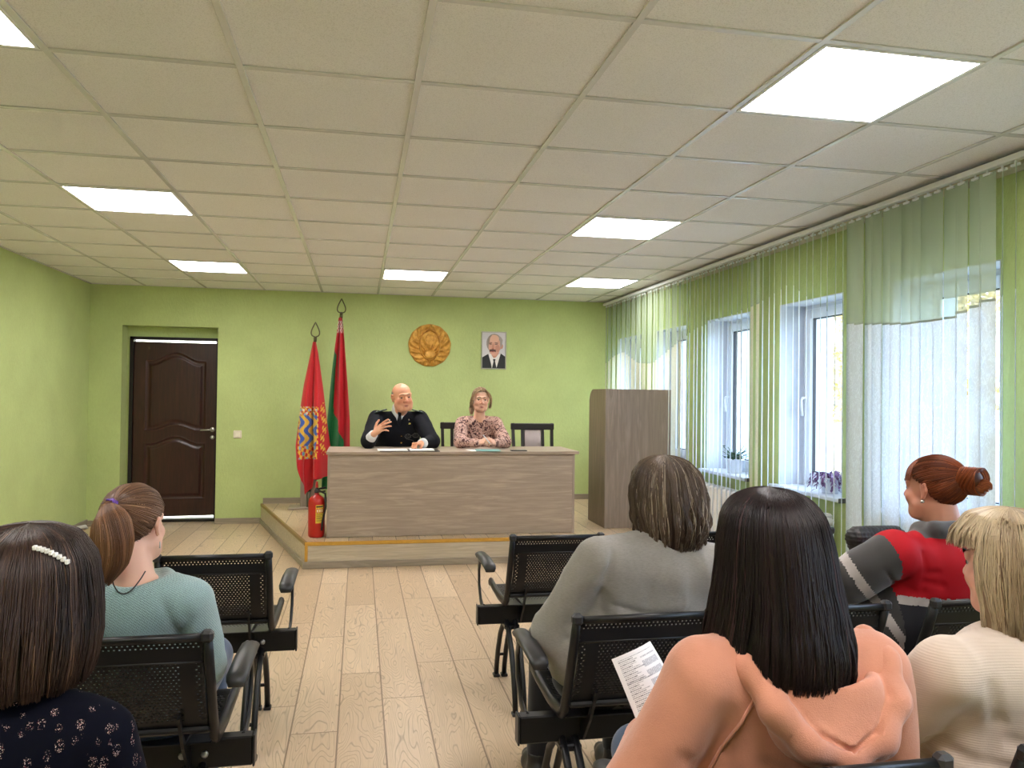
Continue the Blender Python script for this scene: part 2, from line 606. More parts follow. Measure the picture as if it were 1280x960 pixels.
n0 = len(V)
# rim joining the relief to the slab
B = np.array(bm_.v); Fb = np.array(bm_.f) + n0
brd = np.concatenate([idx[0, :], idx[1:, -1], idx[-1, -2::-1], idx[-2:0:-1, 0]])
ring = V[brd].copy(); ring[:, 1] = -TH / 2 + .011
V2 = np.concatenate([V, B, ring])
rn = np.arange(len(brd)) + n0 + len(B)
Fr = np.stack([brd, rn, np.roll(rn, -1), np.roll(brd, -1)], -1)
V2 = V2 @ np.array(hinge.to_3x3()).T + np.array(hinge.translation)
leaf = npmesh('door_leaf', V2, [Fq, Fb, Fr], M_DOOR, dfr, smooth=False)
m = MB()
hx = leafW - .045
def hp(x, y, z): return tuple(hinge @ Vector((x, y, z)))
m.tube([hp(hx, -TH / 2, .99), hp(hx, -TH / 2 - .045, .99), hp(hx - .02, -TH / 2 - .055, .99), hp(hx - .12, -TH / 2 - .05, .985)], .009, 8)
m.lathe([(.0, 0), (.026, 0), (.026, .008), (.02, .012), (0, .012)], (0, 0, 0), 16, 'Y')
vv = m.v[-5 * 16:]
m.v[-5 * 16:] = [hp(hx + v[0], -TH / 2 - v[1], .99 + v[2]) for v in vv]
m.lathe([(.0, 0), (.022, 0), (.022, .008), (.01, .012), (0, .012)], (0, 0, 0), 16, 'Y')
vv = m.v[-5 * 16:]
m.v[-5 * 16:] = [hp(hx + v[0], -TH / 2 - v[1], .905 + v[2]) for v in vv]
m.build('door_handle', M_CHROME, leaf)
ld = bpy.data.lights.new('corridor_lamp', 'AREA'); ld.energy = 90; ld.size = 1.2
lo_ = bpy.data.objects.new('corridor_lamp', ld); COL.objects.link(lo_); lo_.location = (-1.9, YB + 1.2, 2.45)
# light switch
sw = thing('light_switch', 'cream wall light switch between the dark door and the red flags', 'light switch', (-1.271, YB, .952))
MB().box((-1.271 - .042, YB - .01, .952 - .042), (-1.271 + .042, YB, .952 + .042), .004).build('switch_frame', simple('cream_plastic', C(232, 222, 206), .35), sw)
MB().box((-1.271 - .026, YB - .015, .952 - .028), (-1.271 + .026, YB - .009, .952 + .028), .003).build('rocker', simple('cream_plastic_rocker', C(240, 232, 218), .3), sw)

# ------------------------------------------------------------------ windows
def glass_mat():
    g = G('window_glass')
    tr = g.n('BsdfTransparent'); gl = g.n('BsdfGlossy'); mxs = g.n('MixShader')
    gl.inputs['Roughness'].default_value = .02
    tr.inputs[0].default_value = (.95, .98, .98, 1)
    ge = g.n('NewGeometry'); dt = g.n('VectorMath', operation='DOT_PRODUCT')
    g.l(ge.outputs['Normal'], dt.inputs[0]); g.l(ge.outputs['Incoming'], dt.inputs[1])
    cth = g.math('ABSOLUTE', dt.outputs['Value'])
    fr_ = g.math('MULTIPLY_ADD', g.math('POWER', g.math('SUBTRACT', 1.0, cth), 5.0), .6, .04)
    g.l(fr_, mxs.inputs[0]); g.l(tr.outputs[0], mxs.inputs[1]); g.l(gl.outputs[0], mxs.inputs[2])
    g.l(mxs.outputs[0], g.out.inputs[0])
    return g.m
M_GLASS = glass_mat()
M_GASK = simple('rubber_gasket', C(50, 52, 56), .6)
M_LASTUCCO = simple('pale_blue_exterior_render', C(205, 218, 228), .8, 0, .3, .04, 8, .2, 60)
for k, (y0, y1) in enumerate(WINS):
    XW = 3.11
    # outer and sash frame
    fr = MB()
    e = .045
    fr.box((XW, y0, WZ0), (XW + .07, y0 + e, WZ1)).box((XW, y1 - e, WZ0), (XW + .07, y1, WZ1)).box((XW, y0 + e, WZ0), (XW + .07, y1 - e, WZ0 + e)).box((XW, y0 + e, WZ1 - e), (XW + .07, y1 - e, WZ1))
    wo = struct(fr.build('window_%d' % (k + 1), M_WHITE))
    s = MB()
    a0, a1, b0, b1 = y0 + e - .012, y1 - e + .012, WZ0 + e - .012, WZ1 - e + .012
    q = .066
    s.box((XW - .016, a0, b0), (XW + .05, a0 + q, b1), .004).box((XW - .016, a1 - q, b0), (XW + .05, a1, b1), .004).box((XW - .016, a0 + q, b0), (XW + .05, a1 - q, b0 + q), .004).box((XW - .016, a0 + q, b1 - q), (XW + .05, a1 - q, b1), .004)
    s.build('sash', M_WHITE, wo)
    gk = MB()
    c0, c1, d0, d1 = a0 + q, a1 - q, b0 + q, b1 - q
    for (l1, h1) in (((XW + .0, c0, d0), (XW + .03, c0 + .006, d1)), ((XW, c1 - .006, d0), (XW + .03, c1, d1)), ((XW, c0, d0), (XW + .03, c1, d0 + .006)), ((XW, c0, d1 - .006), (XW + .03, c1, d1))):
        gk.box(l1, h1)
    gk.build('gasket', M_GASK, wo)
    MB().box((XW + .015, c0 + .004, d0 + .004), (XW + .019, c1 - .004, d1 - .004)).build('pane', M_GLASS, wo)
    hd = MB()
    hy = a1 - q / 2
    hz = 1.40
    hd.box((XW - .026, hy - .013, hz - .03), (XW - .015, hy + .013, hz + .035), .003)
    hd.tube([(XW - .02, hy, hz + .015), (XW - .05, hy, hz + .015), (XW - .06, hy, hz), (XW - .058, hy, hz - .06), (XW - .05, hy, hz - .11)], .009, 8)
    hd.build('window_handle', M_WHITE, wo)
    rv = MB()
    rv.box((XR - .001, y0 - .0, WZ0), (XW, y0 + .006, WZ1)).box((XR - .001, y1 - .006, WZ0), (XW, y1, WZ1)).box((XR - .001, y0, WZ1 - .006), (XW, y1, WZ1))
    rv.build('window_reveal', M_REVEAL, wo)
    si = MB().box((XR - .055, y0 - .045, WZ0 - .022), (XW, y1 + .045, WZ0 + .004), .005)
    si.build('window_sill', M_WHITE, wo)
    for q_ in (y0 - .047, y1 + .044):
        MB().box((XR - .057, q_, WZ0 - .024), (XR, q_ + .003, WZ0 + .005)).build('sill_end_cap', MATS.get('grey_end_cap') or simple('grey_end_cap', C(90, 90, 92), .5), wo)
    ex = MB().box((XW + .07, y0 - .0, WZ0), (XO + .002, y0 + .008, WZ1)).box((XW + .07, y1 - .008, WZ0), (XO + .002, y1, WZ1)).box((XW + .07, y0, WZ1 - .008), (XO + .002, y1, WZ1)).box((XW + .07, y0, WZ0), (XO + .04, y1, WZ0 + .012))
    ex.build('exterior_reveal', M_LASTUCCO, wo)
# ------------------------------------------------------------------ platform
PH = .21
pf = thing('platform', 'low oak-clad stage platform with brass edge under the long desk', 'platform', (1.0, 7.5, 0))
A, B_ = (-.406, 6.445), (-1.018, 8.748)
poly = [A, (2.918, 6.445), (2.918, 8.748), B_]
MB().prism(poly, .0, PH - .012, 'Z').build('riser', M_PLATSIDE, pf)
MB().prism([(A[0] + .01, A[1] + .01), (2.917, A[1] + .01), (2.917, 8.747), (B_[0] + .012, 8.747)], PH - .012, PH, 'Z').build('deck', M_PLATFLOOR, pf)
m = MB()
m.box((A[0] - .004, A[1] - .006, PH - .028), (2.917, A[1] + .022, PH + .0005), .003)
m.box((A[0] - .004, A[1] - .006, .055), (A[0] + .02, A[1] + .012, PH - .028), .003)
m.build('brass_edge_trim', M_GOLDTRIM, pf)
d = Vector((B_[0] - A[0], B_[1] - A[1], 0)); Ld = d.length; ang = math.atan2(d.y, d.x)
Mt = Matrix.Translation((A[0], A[1], 0)) @ Matrix.Rotation(ang, 4, 'Z')
MB().box((0, -.02, PH - .028), (Ld, .006, PH + .0005), .003, Mt).build('side_edge_trim', simple('bronze_edge_trim', C(150, 122, 70), .45, .2), pf)
m = MB().box((A[0] - .02, A[1] - .016, 0), (2.917, A[1], .055), .004)
m.box((0, -.0, 0), (Ld, .016, .05), .004, Mt)
m.build('platform_skirting', M_BASEB, pf)
struct(MB().box((B_[0] + .02, YB - .018, PH), (XR, YB, PH + .06)).build('baseboard_stage', M_BASEB))

# ------------------------------------------------------------------ desk
dk = thing('desk', 'long ash grey laminate presidium desk with closed front on the stage platform', 'desk', (.82, 6.9, PH))
DZ = .922
x0, x1, y0, y1 = -.248, 1.868, 6.62, 7.26
MB().box((x0 + .012, y0, PH + .004), (x1 - .012, y0 + .018, DZ - .024), .001).build('front_panel', M_DESK, dk)
MB().box((x0, y0 - .004, PH), (x0 + .02, y1 - .02, DZ - .024), .001).build('side_panel', M_DESKV, dk)
MB().box((x1 - .02, y0 - .004, PH), (x1, y1 - .02, DZ - .024), .001).build('side_panel', M_DESKV, dk)
MB().box((.8, y0 + .018, PH), (.818, y1 - .06, DZ - .024), .001).build('divider_panel', M_DESKV, dk)
MB().box((x0 - .012, y0 - .02, DZ - .024), (x1 + .035, y1, DZ), .002).build('desktop', M_DESK, dk)

# ------------------------------------------------------------------ lectern
lc = thing('lectern', 'tall grey wood lectern with rounded corner in front of the blinds', 'lectern', (2.5, 7, PH))
lx0, lx1, ly0, ly1, lz = 2.2, 2.838, 6.8, 7.30, 1.475
prof = [(ly0 + .001, PH), (ly1, PH)]
rd = .13
for k in range(9):
    a = PI / 2 * k / 8
    prof.append((ly1 - rd + rd * math.cos(a), lz - rd + rd * math.sin(a)))
prof.append((ly0 + .001, lz))
M_LECT = wood('grey_brown_lectern_board', C(164, 148, 136), C(142, 128, 117), 'Z', .45, .8)
M_LECTS = wood('brown_lectern_side', C(140, 122, 104), C(120, 104, 88), 'Z', .45, .8)
MB().prism(prof, lx0, lx0 + .022, 'X').build('side_panel', M_LECTS, lc)
MB().prism(prof, lx1 - .022, lx1, 'X').build('side_panel', M_LECTS, lc)
MB().box((lx0, ly0 - .016, PH), (lx1, ly0 + .001, lz), .002).build('front_panel', M_LECT, lc)
MB().box((lx0 + .022, ly0 + .001, lz - .16), (lx1 - .022, ly1 - .12, lz - .14)).build('reading_shelf', M_LECT, lc)
MB().box((lx0 + .022, ly0 + .001, .75), (lx1 - .022, ly1 - .05, .77)).build('shelf', M_LECT, lc)

# ------------------------------------------------------------------ perforated beam seating
def perf_plate(w, h, pitch, holef, surf):
    """plate with real octagonal holes. holef(u,v)->radius; surf(u,v)->xyz"""
    nx = int(round(w / pitch)); ny = int(round(h / (pitch * .88)))
    V = []; Fq = []; Ft = []
    dx = w / nx; dy = h / ny
    cache = {}
    def vert(u, v):
        k = (round(u, 5), round(v, 5))
        if k not in cache:
            cache[k] = len(V); V.append(surf(u, v))
        return cache[k]
    for j in range(ny):
        for i in range(nx + (j % 2)):
            ua = i * dx - (dx / 2 if j % 2 else 0); ub = ua + dx
            ua = max(0, ua); ub = min(w, ub)
            va = j * dy; vb = va + dy
            um = (ua + ub) / 2; vm = (va + vb) / 2
            sq = [vert(ua, va), vert(um, va), vert(ub, va), vert(ub, vb), vert(um, vb), vert(ua, vb)]
            r = holef(um, vm) if ub - ua > dx * .8 else 0
            if r <= 0:
                Ft.append(None); Fq += [(sq[0], sq[1], sq[4], sq[5]), (sq[1], sq[2], sq[3], sq[4])]
                continue
            hv = []
            for k in range(6):
                a = -PI / 2 + PI / 3 * k - PI / 3
                n = len(V); V.append(surf(um + r * math.cos(a), vm + r * math.sin(a))); hv.append(n)
            for k in range(6):
                Fq.append((sq[k], sq[(k + 1) % 6], hv[(k + 1) % 6], hv[k]))
    return np.array(V), np.array(Fq)

SW, PITCH = .43, .575      # seat width and spacing along the beam
BZ = .38
def back_surf(u, v):
    # u across, v up the back from its lower edge
    t = v / .325
    y = -.125 - .11 * t - .02 * math.sin(PI * t) + .0
    d = max(0, 1 - min(u, SW - .05 - u) / .05)
    return (u - (SW - .05) / 2, y - .012 * (1 - t), .502 + .27 * t)
def seat_surf(u, v):
    t = v / .40
    z = .445 + .012 * t - .02 * math.sin(PI * t)
    if t > .9: z -= .03 * ((t - .9) / .1) ** 2
    return (u - (SW - .05) / 2, -.10 + .42 * t, z)
def hole_back(u, v):
    W_, H_ = SW - .05, .325
    m_ = min(u, W_ - u)
    if v > H_ - .012 or v < .03: return 0
    if v > H_ - .034: return .0027 if m_ > .012 else 0
    if v > H_ - .075: return 0
    if m_ < .010: return 0
    if m_ < .022: return .0026
    if m_ < .06: return 0
    return .0024
def hole_seat(u, v):
    W_, H_ = SW - .05, .40
    m_ = min(u, W_ - u)
    if m_ < .02 or v < .13 or v > H_ - .06: return 0
    return .0032
PB = perf_plate(SW - .05, .325, .0125, hole_back, back_surf)
PS = perf_plate(SW - .05, .40, .0145, hole_seat, seat_surf)

def bench(name, n, label, loc, left_arm=True, right_arm=True):
    """beam starts at local x=0; seats follow towards +x; occupants face +y"""
    L = n * PITCH + .03
    t = thing(name, label, 'bench', (0, 0, 0))
    MB().box((0, -.022, BZ - .042), (L, .022, BZ + .042), .004).build('beam', M_BLACKM, t)
    for a_, b_ in ((-.006, 0), (L, L + .006)):
        MB().box((a_, -.024, BZ - .045), (b_, .024, BZ + .045), .002).build('beam_end_cap', M_BLACKP, t)
    for i in range(n):
        cx = .10 + SW / 2 + PITCH * i
        if i == 0:
            bo = npmesh('backrest', PB[0] + [cx, 0, 0], PB[1], M_BLACKM, t, world=False, smooth=True)
            md = bo.modifiers.new('thickness', 'SOLIDIFY'); md.thickness = .0022
            se = npmesh('seat', PS[0] + [cx, 0, 0], PS[1], M_BLACKM, t, world=False, smooth=True)
            md = se.modifiers.new('thickness', 'SOLIDIFY'); md.thickness = .0022
            b0, s0 = bo, se
            # side frames with rounded caps
            sfs = []
            for s in (-1, 1):
                x = cx + s * (SW / 2 - .014)
                m = MB()
                pts = [(x, -.245, .785), (x, -.215, .70), (x, -.165, .58), (x, -.115, .475), (x, -.085, .455), (x, .05, .445), (x, .22, .452), (x, .315, .46), (x, .335, .44)]
                m.tube(pts, [.013] + [.0145] * 7 + [.010], 8, squash=(.95, 1.25, (1, 0, 0)))
                o = m.build('side_frame', M_BLACKM, t, world=False)
                cp = MB().box((x - .016, -.262, .765), (x + .016, -.232, .797), .008).build('end_cap', M_BLACKP, o, world=False)
                sfs.append(o)
            ex_ = []
            ex_.append(MB().tube([(cx - SW / 2 + .02, -.246, .778), (cx + SW / 2 - .02, -.246, .778)], .011, 8).build('top_rail', M_BLACKM, t, world=False))
            ex_.append(MB().tube([(cx - SW / 2 + .02, -.2235, .708), (cx + SW / 2 - .02, -.2235, .708)], .0045, 6).build('back_ridge', M_BLACKM, t, world=False))
            ex_.append(MB().box((cx - SW / 2 + .02, -.150, .490), (cx + SW / 2 - .02, -.128, .508), .006).build('seat_rear_rail', M_BLACKM, t, world=False))
            for s in (-1, 1):
                x = cx + s * .12
                ex_.append(MB().prism([(-.08, .425), (.18, .43), (.18, .445), (-.10, .45), (-.17, .55), (-.18, .545), (-.12, .44), (-.045, .35), (-.02, .35), (-.02, .42)], x - .004, x + .004, 'X').build('seat_bracket', M_BLACKM, t, world=False))
            for s in (.10, .16):
                ex_.append(MB().lathe([(0, 0), (.0105, 0), (.0105, -.004), (.007, -.0065), (0, -.0065)], (cx + s, -.022, BZ), 10, 'Y').build('bolt', M_BOLT, t, world=False))
            first = [b0, s0] + ex_ + sfs
        else:
            for o in first:
                c = o.copy(); COL.objects.link(c); c.parent = t
                c.location = (PITCH * i, 0, 0)
                for g in [q for q in bpy.data.objects if q.parent == o]:
                    gc = g.copy(); COL.objects.link(gc); gc.parent = c
    for s, on in ((0, left_arm), (L, right_arm)):
        if not on: continue
        x = s + (.03 if s == 0 else -.03)
        sg = 1 if s == 0 else -1
        m = MB()
        pts = [(x, .10, .615), (x, .15, .60), (x - sg * .0, .175, .55), (x, .165, .48), (x, .11, .42), (x, .04, .40), (x, 0, .41)]
        m.tube(pts, .016, 8, squash=(.42, 1.15, (1, 0, 0)))
        m.tube([(x, -.10, .615), (x, .14, .612)], .012, 8)
        o = m.build('arm_bracket', M_BLACKM, t, world=False)
        pad = MB()
        V = []
        pr = [(-.155, .618, .018), (-.15, .632, .024), (-.13, .640, .027), (0, .646, .027), (.13, .642, .025), (.155, .634, .021), (.16, .622, .016)]
        pad.tube([(x, p[0], p[1] - .006) for p in pr], [p[2] * 1.1 for p in pr], 14, squash=(1.0, .50, (1, 0, 0)))
        pad.build('armrest', M_BLACKP, t, world=False)
    for x in (.155, L - .155):
        MB().box((x - .035, -.05, BZ - .062), (x + .035, .05, BZ - .04), .004).build('leg_plate', M_BLACKM, t, world=False)
        for dx in (-.02, .02):
            for s in (-1, 1):
                l_ = MB().tube([(x + dx, s * .015, BZ - .03), (x + dx, s * .06, .32), (x + dx, s * .14, .25), (x + dx, s * .20, .15), (x + dx, s * .235, .06), (x + dx, s * .245, .012)], .0125, 8).build('leg', M_BLACKM, t, world=False)
                MB().box((x + dx - .016, s * .245 - .02, 0), (x + dx + .016, s * .245 + .02, .014), .003).build('rubber_foot', M_BLACKP, l_, world=False)
        for s in (-1, 1):
            MB().tube([(x - .02, s * .21, .12), (x + .02, s * .21, .12)], .008, 6).build('leg_brace', M_BLACKM, t, world=False)
    t.location = loc
    return t
# right block: beams start at the aisle; left block: beams end at the aisle
LB = 3 * PITCH + .03
bench('beam_bench', 3, 'black perforated bench right of the aisle, first row, with the empty aisle seat', (.56, 3.62, 0))
bench('beam_bench', 3, 'black perforated bench under the grey-haired person and the red vest', (.498, 2.37, 0))
bench('beam_bench', 3, 'black perforated bench under the person in the peach hoodie', (.49, 1.44, 0))
bench('beam_bench', 3, 'empty black perforated bench left of the aisle, in front of the ponytail', (-.245 - LB, 3.38, 0))
bench('beam_bench', 3, 'black perforated bench under the person in the light teal sweater', (-.285 - LB, 2.37, 0))
bench('beam_bench', 3, 'black bench under the person in the navy floral top, mostly out of frame', (-.30 - LB, 1.30, 0))

# ------------------------------------------------------------------ blinds
def blind_mat(name, c, tfac, tr, pattern=False):
    g = G(name)
    d = g.n('BsdfDiffuse'); t = g.n('BsdfTranslucent'); x = g.n('BsdfTransparent'); m1 = g.n('MixShader'); m2 = g.n('MixShader')
    v = g.obj()
    n = g.noise(g.mapping(v, (300, 300, 300)), 1, 2)
    if pattern:
        k = g.noise(g.mapping(v, (26, 26, 15)), 1, 2, .5, 2.5)
        pat = g.ramp(k, [(.44, 0), (.5, 1), (.56, 0)])
        col = g.mix(pat, c, tuple(min(1, q * 1.18) for q in c[:3]) + (1,))
        fac = g.math('MULTIPLY_ADD', pat, .22, tfac - .05)
        g.l(fac, m1.inputs[0])
    else:
        col = g.mix(g.ramp(n, [(.3, 0), (.7, .12)]), c, tuple(q * .8 for q in c[:3]) + (1,))
        m1.inputs[0].default_value = tfac
    g.l(col, d.inputs[0]); g.l(col, t.inputs[0])
    g.l(d.outputs[0], m1.inputs[1]); g.l(t.outputs[0], m1.inputs[2])
    m2.inputs[0].default_value = tr
    g.l(m1.outputs[0], m2.inputs[1]); g.l(x.outputs[0], m2.inputs[2])
    g.l(m2.outputs[0], g.out.inputs[0])
    return g.m
M_BL_UP = blind_mat('sage_sheer_fabric', C(190, 204, 184), .40, .22)
M_BL_LO = blind_mat('white_jacquard_fabric', C(216, 226, 236), .30, .03, True)
M_BL_LO2 = blind_mat('cream_sheer_fabric', C(226, 224, 204), .45, .16, True)
M_BL_SEAM = simple('grey_slat_weight', C(150, 164, 150), .6)
BX = 2.80
wave_pts = [(8.8, 1.76), (8.35, 1.87), (8.05, 1.90), (7.6, 1.76), (7.2, 1.74), (6.56, 1.91), (6.2, 2.0), (5.35, 2.07), (5.1, 2.1), (4.72, 2.18), (4.5, 2.05), (4.2, 1.9), (4.05, 1.85), (3.6, 1.81), (3.3, 1.81), (3.05, 1.87), (2.7, 1.95), (0, 1.8), (-3, 1.9)]
def wave(y):
    p = sorted(wave_pts)
    return float(np.interp(y, [a for a, b in p], [b for a, b in p]))
vb = thing('vertical_blinds', 'long row of pale green and white vertical fabric blinds along the window wall', 'blinds', (BX, 3, 2.44))
hr = MB()
hr.box((BX - .02, YF + .02, 2.462), (BX + .02, 8.72, 2.49), .003)
hr.build('headrail', M_WHITE, vb)
struct(MB().box((BX + .03, YF, 2.45), (XR, 8.74, H - .004), .004).build('trim_2', simple('beige_ceiling_batten', C(196, 184, 160), .6)))
slat_id = 0
y = 8.64
while y > 2.55:
    if y > 6.5: a = 8; wd = .089
    elif y > 5.28: a = 31; wd = .089
    elif y > 5.08: a = 16; wd = .089
    elif y > 4.13: a = 33; wd = .07
    elif y > 3.01: a = (4, 10, -3, 8, 0)[slat_id % 5]; wd = .089
    else: a = 42; wd = .08
    rr_ = random.Random(slat_id)
    a = math.radians(a + rr_.uniform(-3, 3))
    dx, dy = math.sin(a) * wd / 2, math.cos(a) * wd / 2
    zt, zb = 2.45, .045 + rr_.uniform(-.004, .004)
    zw = wave(y)
    sway = rr_.uniform(-.01, .01)
    off = .006 * (slat_id % 2)
    V = []; Fq = []; mi = []
    zs = [zt, zt - .03, zt - .25, zw + .006, zw - .006, zw - .3, 1.0, .5, zb + .06, zb]
    for k, z in enumerate(zs):
        kk = (zt - z) / 2.4
        tw = 1 + .0 * kk
        for q in (-1, -.5, 0, .5, 1):
            bow = .004 * (1 - q * q)
            V.append((BX + off + q * dx + bow * math.cos(a) + sway * kk, y + q * dy - bow * math.sin(a) + sway * .6 * kk, z))
    for k in range(len(zs) - 1):
        for q in range(4):
            Fq.append((k * 5 + q, k * 5 + q + 1, (k + 1) * 5 + q + 1, (k + 1) * 5 + q))
            mi.append(2 if k == 3 else (0 if k < 3 else 1))
    Mlo = M_BL_LO2 if (y > 6.5 or 5.08 < y < 5.28) else M_BL_LO
    so_ = npmesh('slat', np.array(V), np.array(Fq), [M_BL_UP, Mlo, M_BL_SEAM], vb, midx=mi)
    ck = MB().box((BX + off - .004, y - .004, zt - .002), (BX + off + .004, y + .004, 2.465))
    ck.box((BX + off - .006, y - .022, zt - .012), (BX + off + .006, y + .022, zt - .001))
    ck.build('slat_hanger', M_WHITE, so_)
    slat_id += 1
    y -= .0775

# ------------------------------------------------------------------ radiators
def radiator(y0, n, label):
    t = thing('radiator', label, 'radiator', (XR - .06, y0, 0))
    m = MB()
    for k in range(n):
        yy = y0 + k * .08
        m.box((XR - .115, yy + .006, .17), (XR - .035, yy + .074, .70), .012)
        m.box((XR - .125, yy + .018, .2), (XR - .112, yy + .062, .69), .006)
    m.build('fins', M_RADI, t)
    p = MB().tube([(XR - .075, y0 - .03, .655), (XR - .075, y0 + n * .08 + .03, .655)], .022, 12)
    p.tube([(XR - .075, y0 - .03, .205), (XR - .075, y0 + n * .08 + .03, .205)], .022, 12)
    p.tube([(XR - .075, y0 + n * .08 + .03, .205), (XR - .075, y0 + n * .08 + .06, .205), (XR - .075, y0 + n * .08 + .06, .0)], .011, 8)
    p.build('header_pipe', M_RADI, t)
    return t
radiator(5.45, 9, 'white ribbed radiator below the sill with the dark green plant')
radiator(4.34, 9, 'white ribbed radiator below the sill with the purple plant')

# ------------------------------------------------------------------ potted plants
def leaf_mesh(m, base, dir_, up, L, W, curl=.3, n=5):
    d = Vector(dir_).normalized(); s = d.cross(Vector(up))
    if s.length < 1e-3: s = d.orthogonal()
    s.normalize(); nrm = s.cross(d)
    vs = []; fs = []
    p = Vector(base); dd = d.copy()
    for i in range(n + 1):
        t = i / n
        wv = W * math.sin(PI * min(.98, t * .92 + .06)) * .5
        vs += [p - s * wv, p + nrm * (-wv * .25), p + s * wv]
        dd = (dd + Vector((0, 0, -curl / n))).normalized()
        p = p + dd * (L / n)
    for i in range(n):
        a = i * 3
        fs += [(a, a + 1, a + 4, a + 3), (a + 1, a + 2, a + 5, a + 4)]
    m.add(vs, fs, True)
def pot(m, c, r, h):
    m.lathe([(0, 0), (r * .78, 0), (r * .8, .01), (r, h - .012), (r * 1.06, h - .012), (r * 1.06, h), (r * .93, h), (r * .9, h - .02), (0, h - .02)], c, 28)
M_POT = simple('white_ceramic_pot', C(232, 236, 240), .3, 0, .5, .02)
M_SOIL = simple('potting_soil', C(60, 46, 36), .9, 0, .2, .3, 80)
M_LEAFG = simple('dark_green_leaf', C(46, 84, 36), .45, 0, .4, .3, 40)
M_LEAFP = simple('purple_leaf', C(112, 74, 118), .5, 0, .4, .35, 30)
sz = WZ0 + .004
t = thing('potted_plant', 'dark green bushy plant in a white pot on the window sill by the lectern', 'potted plant', (2.98, 5.83, sz))
m = MB(); pot(m, (2.98, 5.83, sz), .072, .115); po_ = m.build('pot', M_POT, t)
MB().lathe([(0, 0), (.064, 0), (.064, .006), (0, .01)], (2.98, 5.83, sz + .096), 20).build('soil', M_SOIL, t)
m = MB(); R_ = random.Random(3)
for i in range(34):
    a = R_.uniform(0, 2 * PI); e = R_.uniform(.15, 1.2)
    L = R_.uniform(.06, .15)
    d = Vector((math.cos(a) * math.cos(e), math.sin(a) * math.cos(e) * 1.2, math.sin(e)))
    b = Vector((2.98, 5.83, sz + .10))
    tip = b + d * L
    tip.x = min(tip.x, 3.07)
    m.tube([b, b + d * L * .5 + Vector((0, 0, .01)), tip], .0025, 5)
    for j in range(6):
        q = b.lerp(tip, .4 + .6 * j / 5)
        aa = R_.uniform(0, 2 * PI)
        leaf_mesh(m, q, (math.cos(aa) * .8, math.sin(aa), R_.uniform(-.1, .9)), (0, 0, 1), R_.uniform(.022, .036), R_.uniform(.016, .024), .5, 3)
m.build('leaves', M_LEAFG, t)
t = thing('potted_plant', 'drooping purple-leaved plant in a white pot on the middle window sill', 'potted plant', (2.98, 4.53, sz))
m = MB(); pot(m, (2.98, 4.53, sz), .062, .10); m.build('pot', M_POT, t)
MB().lathe([(0, 0), (.055, 0), (.055, .006), (0, .01)], (2.98, 4.53, sz + .082), 20).build('soil', M_SOIL, t)
m = MB(); R_ = random.Random(5)
for i in range(20):
    a = 2 * PI * i / 20 + R_.uniform(-.2, .2)
    b = Vector((2.98, 4.53, sz + .09))
    ro = R_.uniform(.07, .14)
    dx_ = math.cos(a) * ro * (.75 if math.cos(a) > 0 else 1.0)
    p1 = b + Vector((dx_ * .45, math.sin(a) * ro * .5, R_.uniform(.03, .06)))
    p2 = b + Vector((dx_ * .9, math.sin(a) * ro, R_.uniform(-.01, .04)))
    p3 = b + Vector((dx_, math.sin(a) * ro * 1.1, R_.uniform(-.07, .0)))
    m.tube([b, p1, p2, p3], .0025, 5)
    for q0, q1 in ((p1, p2), (p2, p3)):
        for j in range(4):
            q = q0.lerp(q1, j / 3)
            aa = a + R_.uniform(-1.2, 1.2)
            leaf_mesh(m, q, (math.cos(aa), math.sin(aa), R_.uniform(-.5, .5)), (0, 0, 1), R_.uniform(.03, .05), R_.uniform(.014, .02), 1.2, 3)
m.build('leaves', M_LEAFP, t)

# ------------------------------------------------------------------ presidium chairs
M_CHW = simple('black_stained_wood', C(30, 26, 26), .4, 0, .5, .1)
def damask():
    g = G('patterned_upholstery')
    v = g.obj()
    vv = g.mapping(v, (17, 17, 15))
    wv = g.n('TexVoronoi', feature='F1', distance='EUCLIDEAN')
    g.l(vv, wv.inputs['Vector']); wv.inputs['Randomness'].default_value = .35
    r = g.math('ABSOLUTE', g.math('SINE', g.math('MULTIPLY', wv.outputs['Distance'], 11)))
    c = g.ramp(r, [(.40, C(76, 70, 80)), (.60, C(190, 178, 172))])
    g.base(c, .8)
    return g.m
M_DAM = damask()
def dining(label, loc, rz=0):
    """faces local -y (towards the hall)"""
    t = thing('upholstered_chair', label, 'chair', (0, 0, 0))
    w = .21
    for s in (-1, 1):
        m = MB().tube([(s * (w - .02), .20, 0), (s * (w - .02), .185, .44), (s * (w - .012), .22, .70), (s * (w - .008), .255, .915)], .021, 4, smooth=False)
        m.build('rear_leg', M_CHW, t, world=False)
        m = MB().tube([(s * (w - .022), -.20, 0), (s * (w - .02), -.2, .44)], [.017, .022], 4, smooth=False)
        m.build('front_leg', M_CHW, t, world=False)
    MB().box((-w - .012, .225, .85), (w + .012, .268, .915), .006).build('top_rail', M_CHW, t, world=False)
    m = MB()
    m.box((-.1, .19, .50), (.1, .215, .54))
    m.build('lower_rail', M_CHW, t, world=False)
    for s in (-1, 1):
        MB().tube([(s * .105, .195, .46), (s * .105, .225, .70), (s * .105, .25, .87)], .019, 4, smooth=False).build('back_stile', M_CHW, t, world=False)
    m = MB()
    m.tube([(0, .205, .53), (0, .222, .70), (0, .243, .86)], .085, 12, squash=(1.05, .12, (1, 0, 0)))
    m.build('back_upholstery', M_DAM, t, world=False)
    MB().box((-w, -.22, .40), (w, .2, .445), .006).build('seat_frame', M_CHW, t, world=False)
    MB().box((-w + .008, -.215, .446), (w - .008, .18, .485), .018).build('seat_cushion', M_DAM, t, world=False)
    t.location = loc; t.rotation_euler = (0, 0, rz)
    return t
